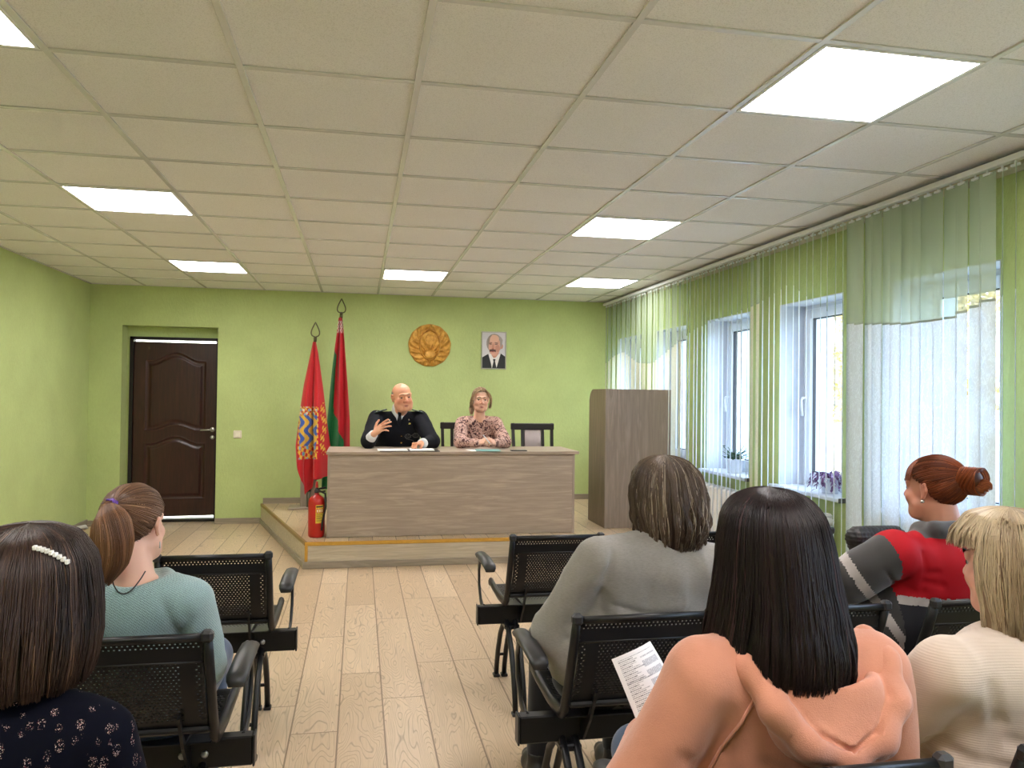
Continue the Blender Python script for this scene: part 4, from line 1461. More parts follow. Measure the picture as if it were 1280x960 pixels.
def vnormals(V, Fq):
    a = V[Fq[:, 2]] - V[Fq[:, 0]]; b = V[Fq[:, 3]] - V[Fq[:, 1]]
    fn = np.cross(a, b)
    N = np.zeros_like(V)
    for k in range(4):
        np.add.at(N, Fq[:, k], fn)
    return N / (np.linalg.norm(N, axis=1)[:, None] + 1e-12)

def skin_mat(name, c, red=1.0):
    return attr_mat(name, .5, 0, .35, sub=.12)
M_SKIN = attr_mat('skin', .5, 0, .35, bump=.03, bscale=500, sub=.15)
M_EYE = simple('eye_white', C(196, 186, 180), .25)
M_IRIS = simple('dark_iris', C(52, 42, 36), .2)

def frame(yaw_=0, pitch_=0, roll_=0):
    """head frame as columns right, forward, up. yaw 0 faces +y, positive turns towards +x"""
    cy, sy = math.cos(yaw_), math.sin(yaw_)
    f = np.array([sy * math.cos(pitch_), cy * math.cos(pitch_), math.sin(pitch_)])
    r = np.array([cy, -sy, 0.]); u = np.cross(r, f)
    cr, sr = math.cos(roll_), math.sin(roll_)
    return np.stack([cr * r + sr * u, f, -sr * r + cr * u], 1)

def head_prims(c, R, s=1.0, male=False, open_mouth=0, jowl=0.0, nose=1.0):
    P = lambda x, y, z: np.array(c) + R @ (np.array([x, y, z]) * s)
    S = lambda *a: np.array(a) * s
    L = [('e', P(0, -.012, .030), S(.074, .094, .082), .01, R),
         ('e', P(0, .020, -.035), S(.060 + jowl * .008, .068, .080), .02 * s, R),
         ('c', P(-.030, .050, -.088 + .006), P(.030, .050, -.082), .022 * s, .022 * s, .025 * s),
         ('e', P(0, .074, -.094), S(.018, .014, .014), .018 * s, R)]
    for q in (-1, 1):
        L += [('e', P(q * .036, .058, -.028), S(.026, .024, .024), .02 * s, R),
              ('c', P(q * .052, .03, -.055), P(q * .040, .045, -.085), (.018 + jowl * .008) * s, (.016 + jowl * .010) * s, .02 * s),
              ('c', P(q * .010, .086, .024), P(q * .044, .074, .022), .008 * s, .007 * s, .012 * s)]
    for q in (-1, 1):
        L += [('se', P(q * .031, .098, .004), S(.019, .016, .012), .012 * s, R)]
    L += [('c', P(0, .082, .012), P(0, .102 * nose, -.026), .0075 * s, .012 * s * nose, .008 * s)]
    for q in (-1, 1):
        L += [('e', P(q * .013, .092, -.031), S(.0085, .011, .008), .006 * s, R)]
        L += [('se', P(q * .006, .100, -.0395), S(.004, .006, .004), .003 * s, R)]
        # lids around the eyeball
        L += [('c', P(q * .018, .080, .0105), P(q * .044, .073, .0100), .0062 * s, .0055 * s, .004 * s),
              ('c', P(q * .019, .079, -.0065), P(q * .043, .073, -.0060), .0048 * s, .0045 * s, .004 * s)]
    L += [('c', P(-.019, .080, -.061), P(.019, .080, -.061), .0052 * s, .0052 * s, .006 * s), ('e', P(0, .084, -.060), S(.012, .007, .005), .005 * s, R),
          ('c', P(-.015, .081, -.073 - open_mouth * .004), P(.015, .081, -.073 - open_mouth * .004), .006 * s, .006 * s, .006 * s),
          ('sc', P(-.021, .088, -.0665 - open_mouth * .002), P(.021, .088, -.0665 - open_mouth * .002), (.0018 + open_mouth * .0035) * s, (.0018 + open_mouth * .0035) * s, .003 * s)]
    for q in (-1, 1):
        a = q * .074
        L += [('c', P(a, .002, .018), P(a + q * .010, -.014, .022), .006 * s, .005 * s, .006 * s),
              ('c', P(a + q * .010, -.014, .022), P(a + q * .010, -.020, .0), .0055 * s, .005 * s, .006 * s),
              ('c', P(a + q * .010, -.020, .0), P(a + q * .004, -.006, -.026), .005 * s, .005 * s, .006 * s),
              ('e', P(a + q * .002, -.006, -.001), S(.005, .014, .022), .006 * s, R),
              ('c', P(a + q * .004, -.004, -.026), P(a, .002, -.030), .006 * s, .005 * s, .006 * s)]
    return L
def head_extras(root, c, R, s, brow_col, gaze=(0, 0)):
    P = lambda x, y, z: np.array(c) + R @ (np.array([x, y, z]) * s)
    for q in (-1, 1):
        m = MB(); e = P(q * .031, .0695, .0025)
        n = 14; rad = .0125 * s
        prof = [(rad * math.sin(PI * k / 10), -rad * math.cos(PI * k / 10)) for k in range(11)]
        m.lathe(prof, tuple(e), n)
        eye = m.build('eye', M_EYE, root)
        f = norm(R @ np.array([gaze[0], 1, gaze[1]]))
        p = e + f * (rad - .003 * s)
        m = MB().tube([p, p + f * .0036 * s], [.0070 * s, .006 * s], 14)
        m.build('iris', M_IRIS, eye)
    for q in (-1, 1):
        MB().tube([P(q * .013, .0945, .026), P(q * .028, .091, .031), P(q * .046, .080, .026)], [.0028 * s, .0036 * s, .0015 * s], 6, squash=(1, 1, (0, 0, 1))).build('eyebrow', brow_col, root)

def skin_cols(V, c, R, s, base, lip, flush=.35):
    """skin colour with redder lips, nose and cheeks; the colouring of the skin itself"""
    K = np.tile(lin(base), (len(V), 1))
    L = (V - np.array(c)) @ R / s
    def w(x, y, z, r): return np.exp(-(((L[:, 0] - x) / r[0]) ** 2 + ((L[:, 1] - y) / r[1]) ** 2 + ((L[:, 2] - z) / r[2]) ** 2))
    fl = lin((min(255, base[0] + 4), int(base[1] * .80), int(base[2] * .78)))
    a = np.clip(flush * (w(.04, .06, -.03, (.025, .04, .022)) + w(-.04, .06, -.03, (.025, .04, .022)) + w(0, .1, -.03, (.016, .03, .016)) + .8 * w(.085, -.01, 0, (.012, .03, .04)) + .8 * w(-.085, -.01, 0, (.012, .03, .04))), 0, 1)[:, None]
    K = K * (1 - a) + fl * a
    b = np.clip(1.4 * w(0, .088, -.067, (.021, .016, .0095)) - .25, 0, 1)[:, None]
    K = K * (1 - b) + lin(lip) * b
    return K

def hand_prims(wr, d, pn, thumb_side, L=.175, curl=(.3, .3, .3, .3), spread=.06, thumb=(.6, .3), w=1.0):
    """wr wrist, d direction of the fingers, pn palm normal (the side the fingers curl to), thumb_side vector across the palm towards the thumb"""
    d = norm(d); pn = norm(pn - np.dot(pn, d) * d); ts = norm(np.asarray(thumb_side, float)); ts = norm(ts - np.dot(ts, d) * d - np.dot(ts, pn) * pn)
    wr = np.array(wr, float); k = L / .18
    out = []
    offs = [.030, .010, -.010, -.028]; base = [.088, .092, .088, .080]
    lens = [(.040, .024, .019), (.044, .028, .020), (.041, .026, .019), (.032, .019, .017)]
    rad = [.0088, .0090, .0086, .0076]
    for i in range(4):
        kn = wr + k * (d * base[i] + ts * offs[i])
        out.append(('c', wr + k * (ts * offs[i] * .55 + d * .012), kn, .0135 * k * w, .0105 * k * w, .012))
        ang = 0; p = kn
        dd = norm(d + ts * spread * (1.5 - i) * 1.0)
        for j, l in enumerate(lens[i]):
            ang += curl[i] * (1.0, 1.15, .8)[j]
            v = dd * math.cos(ang) + pn * math.sin(ang)
            q = p + v * l * k
            r_ = rad[i] * k * w
            out.append(('c', p, q, r_ * (1 - .07 * j), r_ * (.95 - .08 * j), .0035))
            p = q
    b = wr + k * (d * .022 + ts * .022 + pn * .006)
    m1 = b + k * .042 * norm(d * .65 + ts * thumb[0] + pn * thumb[1])
    m2 = m1 + k * .034 * norm(d * .85 + ts * thumb[0] * .7 + pn * (thumb[1] + .1))
    m3 = m2 + k * .026 * norm(d * 1.0 + ts * thumb[0] * .35 + pn * (thumb[1] + .25))
    out += [('c', b, m1, .015 * k * w, .0115 * k * w, .012), ('c', m1, m2, .0108 * k * w, .0098 * k * w, .004), ('c', m2, m3, .0096 * k * w, .0078 * k * w, .003)]
    out.append(('c', wr - d * .02, wr + d * .02 * k, .021 * k, .022 * k, .012))
    return out

def torso_prims(P):
    hip, chest, neck = map(np.array, (P['hip'], P['chest'], P['neck']))
    sl, sr = np.array(P['sl']), np.array(P['sr'])
    w, fat = P.get('w', .17), P.get('fat', 0)
    belly = hip * .5 + chest * .5
    out = [('e', hip + [0, 0, .02], (w + fat * .8, .125 + fat * .6, .115), .06),
           ('e', belly, (w - .015 + fat, .105 + fat, .15), .06),
           ('e', chest, (w - .01 + fat * .5, .11 + fat * .5, .17), .06),
           ('c', sl * .85 + sr * .15 - [0, 0, .02], sr * .85 + sl * .15 - [0, 0, .02], .058 + fat * .2, .058 + fat * .2, .05),
           ('c', neck - [0, 0, .035], sl * .8 + neck * .2, .045, .048, .05), ('c', neck - [0, 0, .035], sr * .8 + neck * .2, .045, .048, .05)]
    return out
def arm_prims(s, e, wr, r=(.056, .046, .042, .030)):
    return [('c', s, e, r[0], r[1], .016), ('c', e, wr, r[2], r[3], .02)]
def leg_prims(P, fl_=0.0):
    out = []
    hip = np.array(P['hip'])
    for q, k, a in ((-1, P['kl'], P['al']), (1, P['kr'], P['ar'])):
        h = hip + np.array([q * .095, .0, 0]); k = np.array(k); a = np.array(a)
        out += [('c', h, k, .085 + P.get('fat', 0) * .5, .060, .04), ('c', k, a, .058, .042, .03)]
    return out

M_SHOE = simple('black_shoe_leather', C(30, 28, 30), .45)
def shoes(root, P, col=None):
    for a in (P['al'], P['ar']):
        a = np.array(a); f = np.array([0, P.get('facing', 1), 0.])
        F = Field(a - .2, a + .24, .008)
        fl_ = P.get('floor', 0)
        F.cap((a[0], a[1] - f[1] * .03, fl_ + .045), (a[0], a[1] + f[1] * .10, fl_ + .035), .040, .040, .02)
        F.cap((a[0], a[1] + f[1] * .10, fl_ + .032), (a[0], a[1] + f[1] * .17, fl_ + .028), .038, .026, .02)
        F.cap((a[0], a[1], fl_ + .05), (a[0], a[1], fl_ + .12), .038, .042, .02)
        F.plane((0, 0, fl_ + .002), (0, 0, -1)); F.plane((0, 0, fl_ + .115), (0, 0, 1))
        V, Q = F.mesh()
        npmesh('shoe', V, Q, M_SHOE, root)

def sdf_part(name, root, prims, grow, h, mat, lo=None, hi=None, fold=None, cuts=(), colfn=None, post=None, midfn=None):
    pts = []
    for p in prims:
        if p[0] in ('c',):
            r = max(p[3], p[4]) + grow + .05
            pts += [np.array(p[1]) - r, np.array(p[1]) + r, np.array(p[2]) - r, np.array(p[2]) + r]
        elif p[0] == 'e':
            r = np.max(p[2]) + grow + .05; pts += [np.array(p[1]) - r, np.array(p[1]) + r]
    pts = np.array(pts)
    lo_ = pts.min(0) if lo is None else np.maximum(pts.min(0), lo); hi_ = pts.max(0) if hi is None else np.minimum(pts.max(0), hi)
    F = Field(lo_, hi_, h)
    F.run(prims, grow)
    for c in cuts: F.plane(*c)
    if post: post(F)
    V, Q = F.mesh()
    if fold:
        N = vnormals(V, Q)
        V = V + N * fold(V)[:, None]
    cols = colfn(V) if colfn else None
    mi = None
    if midfn: mi = midfn(V[Q].mean(1))
    return npmesh(name, V, Q, mat, root, cols, mi)

def fabric(name, c, rough=.85, kind='plain', sheen=.3, c2=None):
    g = G(name)
    v = g.obj()
    n = g.noise(v, 9, 4)
    c2 = c2 or tuple(x * .86 for x in c[:3]) + (1,)
    col = g.ramp(n, [(.3, c2), (.7, c)])
    if kind == 'knit':      # fuzzy stockinette: rows of small v's
        sp = g.n('SeparateXYZ'); g.l(v, sp.inputs[0])
        a = g.math('MULTIPLY', sp.outputs[2], 900.0); b = g.math('MULTIPLY', g.math('ADD', sp.outputs[0], sp.outputs[1]), 620.0)
        k = g.math('MULTIPLY', g.math('SINE', g.math('ADD', a, g.math('MULTIPLY', g.math('ABSOLUTE', g.math('SINE', g.math('MULTIPLY', b, .5))), 3.0))), g.math('SINE', b))
        fz = g.noise(v, 320, 3, .7)
        col = g.mix(g.ramp(fz, [(.35, .45), (.6, 0)]), col, tuple(x * .62 for x in c[:3]) + (1,))
        col = g.mix(g.ramp(fz, [(.58, 0), (.7, .35)]), col, tuple(min(1, x * 1.35) for x in c[:3]) + (1,))
        g.bump(g.math('ADD', g.math('MULTIPLY', k, .35), fz), .7, .004)
    elif kind == 'rib':
        sp = g.n('SeparateXYZ'); g.l(v, sp.inputs[0])
        k = g.math('SINE', g.math('MULTIPLY', sp.outputs[2], 1250.0))
        g.bump(g.math('ADD', g.math('MULTIPLY', k, .5), g.noise(v, 300, 2)), .22, .0015)
        col = g.mix(g.ramp(k, [(.0, .06), (.6, 0)]), col, tuple(x * .75 for x in c[:3]) + (1,))
    elif kind == 'melange':
        fz = g.noise(g.mapping(v, (30, 30, 160)), 3, 4, .65)
        col = g.mix(g.ramp(fz, [(.36, .5), (.6, 0)]), col, tuple(x * .62 for x in c[:3]) + (1,))
        g.bump(fz, .2, .002)
    elif kind == 'fleece':
        g.bump(g.math('ADD', g.noise(v, 420, 3, .6), g.math('MULTIPLY', g.noise(v, 38, 3, .6), 1.5)), .4, .003)
    else:
        g.bump(g.noise(v, 600, 2), .12, .002)
    g.base(col, rough, 0, .25)
    g.p.inputs['Sheen Weight'].default_value = sheen
    g.p.inputs['Sheen Roughness'].default_value = .5
    return g.m

# ------------------------------------------------------------------ hair
def hair_mat(name):
    g = G(name)
    a = g.n('Attribute', attribute_name='Col')
    g.base(a.outputs['Color'], .45, 0, .32)
    g.p.inputs['Anisotropic'].default_value = .6
    g.p.inputs['Coat Weight'].default_value = .04
    g.p.inputs['Coat Roughness'].default_value = .3
    return g.m
M_HAIR = hair_mat('hair')
def strand_mesh(name, paths, rad, cols, root, mat=None):
    """paths (N,M,3); rad (N,) or scalar; cols (N,3). three-sided tapered tubes"""
    N, Mn, _ = paths.shape
    t = np.gradient(paths, axis=1); t /= (np.linalg.norm(t, axis=2)[..., None] + 1e-9)
    ref = np.array([.37, .61, .70])
    a = np.cross(t, ref); a /= (np.linalg.norm(a, axis=2)[..., None] + 1e-9)
    b = np.cross(t, a)
    taper = np.interp(np.linspace(0, 1, Mn), [0, .1, .8, 1], [.7, 1, .9, .25])
    r = np.broadcast_to(np.asarray(rad).reshape(-1, 1), (N, Mn)) * taper
    ring = []
    for k in range(3):
        an = 2 * PI * k / 3
        ring.append(paths + (a * math.cos(an) + b * math.sin(an)) * r[..., None])
    V = np.stack(ring, 2)                       # N,M,3,3
    idx = np.arange(N * Mn * 3).reshape(N, Mn, 3)
    Fs = []
    for k in range(3):
        k2 = (k + 1) % 3
        Fs.append(np.stack([idx[:, :-1, k], idx[:, :-1, k2], idx[:, 1:, k2], idx[:, 1:, k]], -1).reshape(-1, 4))
    C_ = np.repeat(cols, Mn * 3, axis=0)
    return npmesh(name, V.reshape(-1, 3), np.concatenate(Fs), mat or M_HAIR, root, C_)
def mixcols(n, c1, c2, seed, power=1.0, streak=None, sfrac=0, phi=None):
    r = np.random.RandomState(seed)
    t = r.uniform(0, 1, n) ** power
    if phi is not None:
        t = np.clip(.5 * t + .5 * (.5 + .5 * np.sin(phi * 9 + 2 * np.sin(phi * 5 + seed))), 0, 1)
    K = lin(c1)[None] * (1 - t[:, None]) + lin(c2)[None] * t[:, None]
    if streak is not None:
        m = r.uniform(0, 1, n) < sfrac
        K[m] = lin(streak)
    return K * r.uniform(.8, 1.15, (n, 1))

def hair_down(root, c, R, prof, ax, n, c1, c2, seed=0, face=62, end_jit=.02, rad=.0011, streak=None, sfrac=0, front_end=.30, part=0.0, clump=.55, M=18, endfn=None, wav=.004, name='hair', face_fn=None):
    """hair falling from the crown. prof: list of (z relative to head centre, radius factor) from top to tips;
       ax=(half width, half depth) of the hair at factor 1, R the head frame (yaw only matters for the face gap)"""
    r = np.random.RandomState(seed)
    fyaw = math.atan2(R[0, 1], R[1, 1])
    pr = np.array(prof)
    seg = np.concatenate([[0], np.cumsum(np.hypot(np.diff(pr[:, 0]), np.diff(pr[:, 1]) * .1))]); seg /= seg[-1]
    zf = lambda u: np.interp(u, seg, pr[:, 0]); rf = lambda u: np.interp(u, seg, pr[:, 1])
    # smooth profile
    us = np.linspace(0, 1, 120)
    zz = zf(us); rr2 = rf(us)
    ker = np.ones(9) / 9
    zz = np.convolve(np.pad(zz, 4, 'edge'), ker, 'valid'); rr2 = np.convolve(np.pad(rr2, 4, 'edge'), ker, 'valid')
    phi = r.uniform(-PI, PI, n)          # 0 = back of the head, +-pi = face
    K = 90
    cl = np.sort(r.uniform(-PI, PI, K)); ci = np.argmin(np.abs(phi[:, None] - cl[None]), 1)
    u0 = r.beta(1.0, 1.8, n) * .38
    face_lim = math.radians(180 - face)
    isf = np.abs(phi) > face_lim
    u_end = 1 - np.abs(r.normal(0, end_jit, n)) - .03 * r.uniform(0, 1, K)[ci]
    if endfn is not None: u_end = u_end * endfn(phi)
    if front_end is None:
        keep = ~isf | (r.uniform(0, 1, n) < .0)
        phi, ci, u0, u_end, isf = phi[keep], ci[keep], u0[keep], u_end[keep], isf[keep]
    else:
        u_end = np.where(isf, front_end + r.normal(0, .01, n), u_end)
        u0 = np.where(isf, u0 * .3, u0)
    n = len(phi)
    s = np.linspace(0, 1, M)[None]
    u = u0[:, None] + (u_end - u0)[:, None] * s
    Z = np.interp(u, us, zz); Rr = np.interp(u, us, rr2)
    layer = (1.0 - .14 * r.uniform(0, 1, n) ** 2 + .02 * (u0 < .1))[:, None]
    cc = cl[ci][:, None]
    ph = phi[:, None] + (cc - phi[:, None]) * clump * s ** 1.5 + .02 * np.sin(s * 7 + r.uniform(0, 6, (n, 1))) 
    cw = r.uniform(0, 6, K)[ci][:, None]
    Rr = Rr * layer + (wav / .1) * (.4 * np.sin(u * 16 + cw) * s + .25 * np.sin(u * 31 + cw * 2) * s)
    ang = -PI / 2 - ph                       # back of the head is -y in the head frame
    lx = Rr * ax[0] * np.cos(ang); ly = Rr * ax[1] * np.sin(ang)
    lx = lx + part * (1 - np.clip(u * 3, 0, 1))
    lz = Z
    cy, sy = math.cos(fyaw), math.sin(fyaw)
    # local (right, forward) -> world
    X = c[0] + lx * cy + ly * sy; Y = c[1] - lx * sy + ly * cy
    tilt = R[:, 2]
    Zw = c[2] + lz
    X = X + tilt[0] * np.clip(lz, -.1, .2); Y = Y + tilt[1] * np.clip(lz, -.1, .2)
    paths = np.stack([X, Y, Zw], -1)
    K_ = mixcols(n, c1, c2, seed, 1.0, streak, sfrac, phi)
    strand_mesh(name, paths, rad * r.uniform(.7, 1.3, n), K_, root)
    # inner volume so that nothing shows between the strands
    lay = .93
    nu, nph = 60, 140
    uu_ = np.linspace(0, .93, nu)
    pp = np.linspace(-PI, PI, nph)
    U_, P_ = np.meshgrid(uu_, pp, indexing='ij')
    U2 = U_ * (endfn(P_) if endfn is not None else 1)
    U2 = U2 * np.where(np.abs(P_) > face_lim, np.clip((front_end - .03) / .93, 0, 1), 1)
    Z = np.interp(U2, us, zz) - .006; Rr = np.interp(U2, us, rr2) * lay
    ang = -PI / 2 - P_
    lx = Rr * ax[0] * np.cos(ang) + part * (1 - np.clip(U2 * 3, 0, 1)); ly = Rr * ax[1] * np.sin(ang)
    X = c[0] + lx * cy + ly * sy + tilt[0] * np.clip(Z, -.1, .2); Y = c[1] - lx * sy + ly * cy + tilt[1] * np.clip(Z, -.1, .2)
    V = np.stack([X, Y, c[2] + Z], -1).reshape(-1, 3)
    o = npmesh('hair_underlayer', V, grid_faces(nu, nph), M_HAIR, root, np.tile(lin(c1) * .8, (len(V), 1)))
    md = o.modifiers.new('thickness', 'SOLIDIFY'); md.thickness = .004
    return paths

def skull_hair(c, R, s, dirs, rr_=1.03):
    """point on the hair-covered skull for unit directions in the head frame"""
    a = np.array([.080, .102, .090]) * s * rr_
    k = 1 / np.sqrt(((dirs / a) ** 2).sum(-1))
    return np.array(c) + R @ np.array([0, -.012, .030]) * s + (dirs * k[..., None]) @ R.T
def gather_hair(root, c, R, s, gdir, n, c1, c2, seed, rad=.001, M=14, lift=.0, streak=None, sfrac=0):
    r = np.random.RandomState(seed)
    d = r.normal(size=(n * 4, 3)); d /= np.linalg.norm(d, axis=1)[:, None]
    # hairline: keep top, sides above the ears, back and nape
    az = np.abs(np.arctan2(d[:, 0], -d[:, 1]))           # 0 back, pi front
    lim = np.interp(az, [0, .9, 1.4, 1.65, 2.1, 2.5, PI], [-.93, -.86, -.62, -.15, .05, .42, .50])
    d = d[d[:, 2] > lim + r.uniform(0, .04, len(d))][:n]
    n = len(d)
    g = norm(gdir)
    t = np.linspace(0, 1, M)[None, :, None]
    om = np.arccos(np.clip(d @ g, -1, 1))[:, None, None] + 1e-4
    D = (np.sin((1 - t) * om) * d[:, None] + np.sin(t * om) * g[None, None]) / np.sin(om)
    D /= np.linalg.norm(D, axis=2)[..., None]
    lay = (1.0 + .035 * r.uniform(0, 1, n))[:, None]
    P = skull_hair(c, R, s, D, 1.0)
    cen = np.array(c) + R @ np.array([0, -.012, .030]) * s
    ripple = 1 + .012 * np.sin(12 * np.arctan2(d[:, 0], d[:, 2]))[:, None]
    P = cen + (P - cen) * (lay * ripple)[..., None]
    P[..., 2] += lift * np.sin(np.linspace(0, PI, M))[None]
    K = mixcols(n, c1, c2, seed, 1, streak, sfrac, np.arctan2(d[:, 0], d[:, 2]))
    o = strand_mesh('hair', P, rad * r.uniform(.7, 1.3, n), K, root)
    # scalp layer
    F = Field(np.array(c) - .17, np.array(c) + .19, .006)
    F.ell(cen, np.array([.080, .102, .090]) * s, .01, R)
    V, Q = F.mesh()
    L = (V - cen) @ R; L /= np.linalg.norm(L, axis=1)[:, None]
    az = np.abs(np.arctan2(L[:, 0], -L[:, 1]))
    lim = np.interp(az, [0, .9, 1.4, 1.65, 2.1, 2.5, PI], [-.93, -.86, -.62, -.15, .05, .42, .50])
    ok = L[:, 2] > lim
    Q = Q[ok[Q].all(1)]
    used = np.unique(Q); mp = np.full(len(V), -1); mp[used] = np.arange(len(used))
    npmesh('hair_underlayer', V[used], mp[Q], M_HAIR, root, np.tile(lin(c1) * .8, (len(used), 1)))
    return skull_hair(c, R, s, g[None], 1.02)[0]
def tail_hair(root, pts, radii, n, c1, c2, seed, rad=.001, M=20, flat=(1, .72), name='ponytail', streak=None, sfrac=0, jit=.06):
    r = np.random.RandomState(seed)
    pts = np.array(pts, float); tt = np.linspace(0, 1, len(pts)); s = np.linspace(0, 1, M)
    ctr = np.stack([np.interp(s, tt, pts[:, k]) for k in range(3)], -1)
    for _ in range(2):
        ctr[1:-1] = (ctr[:-2] + 2 * ctr[1:-1] + ctr[2:]) / 4
    rr_ = np.interp(s, tt, radii)
    T = np.gradient(ctr, axis=0); T /= np.linalg.norm(T, axis=1)[:, None]
    a = np.cross(T, [0.0, 1.0, 0.05]); a /= np.linalg.norm(a, axis=1)[:, None]; b = np.cross(T, a)
    ang = r.uniform(0, 2 * PI, n); q = r.uniform(0, 1, n) ** .4
    ln = 1 - r.uniform(0, jit, n) - .05 * (1 - q)
    S = s[None] * ln[:, None]
    def ip(A): return np.stack([np.interp(S.ravel(), s, A[:, k]).reshape(S.shape) for k in range(A.shape[1])], -1)
    Cc, Aa, Bb, Rr = ip(ctr), ip(a), ip(b), ip(rr_[:, None])[..., 0]
    tw = .25 * np.sin(S * 4 + ang[:, None])
    P = Cc + Aa * (Rr * q[:, None] * np.cos(ang[:, None] + tw) * flat[0])[..., None] + Bb * (Rr * q[:, None] * np.sin(ang[:, None] + tw) * flat[1])[..., None]
    K = mixcols(n, c1, c2, seed, 1, streak, sfrac, ang)
    return strand_mesh(name, P, rad * r.uniform(.7, 1.3, n), K, root)

def person(label, hip, floor=0):
    return thing('person', label, 'person', (hip[0], hip[1], floor))

LEG = dict()
def audience(P):
    """body, clothes and legs of someone seated and facing +y"""
    root = person(P['label'], P['hip'])
    hip = np.array(P['hip'])
    T = torso_prims(P)
    c, R, s = np.array(P['head']), P['R'], P.get('s', 1.0)
    neck = np.array(P['neck'])
    A = []
    for q in ('l', 'r'):
        A += arm_prims(P['s' + q], P['e' + q], P['w' + q], P.get('armr', (.056, .046, .042, .030)))
    Hd = []
    for q, sg in (('l', -1), ('r', 1)):
        wr = np.array(P['w' + q]); d = norm(wr - np.array(P['e' + q]))
        Hd += hand_prims(wr + d * .01, norm(d + np.array([0, 0, -.25])), P.get('pn' + q, (0, 0, -1)), (-sg, .1, 0), .165, P.get('curl' + q, (.35,) * 4))
    Np = [('c', c + R @ np.array([0, -.025, -.06]) * s, neck - [0, 0, .02], .050 * s, .055, .02), ('c', c + R @ np.array([0, .01, -.08]) * s, neck + [0, .02, -.03], .035 * s, .045, .03)]
    Lg = leg_prims(P)
    body = [(p[0], *p[1:]) for p in T]
    F_all = []
    pts_lo = np.minimum.reduce([hip - .35, neck - .4, np.array(P['al']) - .15, np.array(P['ar']) - .15, np.array(P['wl']) - .25, np.array(P['wr']) - .25, np.array(P['el']) - .12, np.array(P['er']) - .12])
    pts_hi = np.maximum.reduce([hip + .35, c + .22, np.array(P['al']) + .15, np.array(P['ar']) + .15, np.array(P['wl']) + .25, np.array(P['wr']) + .25, np.array(P['el']) + .12, np.array(P['er']) + .12])
    h = .006
    F = Field(pts_lo, pts_hi, h)
    F.run(T, -.028); F.run(A, -.018); F.run(Lg, -.016)
    F.run(Np); F.run(head_prims(c, R, s)); F.run(Hd)
    V, Q = F.mesh()
    npmesh('body', V, Q, M_SKIN, root, skin_cols(V, c, R, s, P.get('skin', (222, 172, 148)), P.get('lip', (186, 100, 92))))
    # top
    sd = P.get('seed', 1)
    post = P.get('post')
    fold = lambda V: folds(V, sd, P.get('ff', 13), P.get('fa', .005)) + folds(V, sd + 5, 30, P.get('fa', .005) * .25)
    topp = T + A + P.get('extra', [])
    sdf_part('top', root, topp, P.get('grow', 0), P.get('h', .007), P['topmat'], cuts=P.get('cuts', ()), fold=fold, post=post, colfn=P.get('colfn'), midfn=P.get('midfn'))
    hipc = [('e', hip + [0, 0, .0], (P.get('w', .17) + .005 + P.get('fat', 0) * .8, .125 + P.get('fat', 0) * .5, .095), .05)]
    sdf_part('trousers', root, Lg + hipc, 0, .009, P['legmat'], fold=lambda V: folds(V, sd + 2, 12, .004), cuts=[((0, 0, .10), (0, 0, -1))])
    shoes(root, P)
    head_extras(root, c, R, s, P.get('brow', M_BROWB))
    return root, c, R, s
M_BROWB = simple('dark_brow_hair', C(70, 52, 42), .6)
M_BROWG = simple('light_brow_hair', C(140, 118, 96), .6)
DENIM = fabric('blue_denim', C(70, 88, 116), .8)
BLKT = fabric('black_trouser_cloth', C(26, 26, 30), .75)

def seated(hx, hy, neck, head, kn_dx=.10, **kw):
    """fills in a seated pose; hx,hy hip position on the seat"""
    P = dict(hip=(hx, hy, .50), chest=((hx + neck[0]) / 2, (hy + neck[1]) / 2 - .01, (.52 + neck[2]) / 2 + .05), neck=neck, head=head,
             kl=(hx - kn_dx - .02, hy + .42, .50), kr=(hx + kn_dx + .02, hy + .42, .50), al=(hx - kn_dx, hy + .40, .09), ar=(hx + kn_dx, hy + .40, .09))
    P.update(kw)
    return P

# --- grey-haired person in grey sweater
Rg = frame(.02, -.10, .06)
head_g = np.array([.992, 2.40, 1.085])
P = seated(.86, 2.43, (.955, 2.365, .965), head_g, sl=(.735, 2.33, .90), sr=(1.135, 2.34, .875), el=(.615, 2.42, .66), er=(1.20, 2.45, .64), wl=(.74, 2.66, .575), wr=(1.02, 2.68, .57),
           w=.205, fat=.035, label='person with grey streaked chin-length hair in a plain grey sweater', topmat=fabric('grey_melange_knit', C(148, 143, 136), .9, 'melange'),
           legmat=BLKT, R=Rg, s=.98, seed=4, fa=.010, ff=11, armr=(.068, .058, .054, .036), armw=1,
           extra=[('e', (.83, 2.42, .60), (.225, .150, .14), .06)], skin=(214, 166, 142))
P['kl'] = (.70, 2.86, .50); P['al'] = (.66, 2.78, .09); P['kr'] = (.98, 2.86, .50); P['ar'] = (.95, 2.78, .09)
P['post'] = lambda F: crease(F, [[(.765, .935), (.74, .87), (.73, .80), (.75, .73)], [(.655, .705), (.72, .685), (.80, .695), (.86, .71)], [(.64, .66), (.70, .635), (.76, .64)], [(.78, .77), (.88, .735), (1.0, .745)], [(.74, .75), (.76, .70)], [(1.12, .90), (1.13, .82), (1.12, .74)]], .005, .022)
root, c, R, s = audience(P)
hair_down(root, head_g + [0, -.005, .01], Rg, [(.125, 0), (.122, .35), (.105, .72), (.07, .98), (.01, 1.12), (-.05, 1.16), (-.10, 1.10), (-.15, .95), (-.175, .86)], (.108, .122), 4600, (52, 40, 32), (104, 88, 74), 11,
          face=50, end_jit=.045, rad=.0013, streak=(160, 146, 128), sfrac=.10, clump=.6, wav=.013)

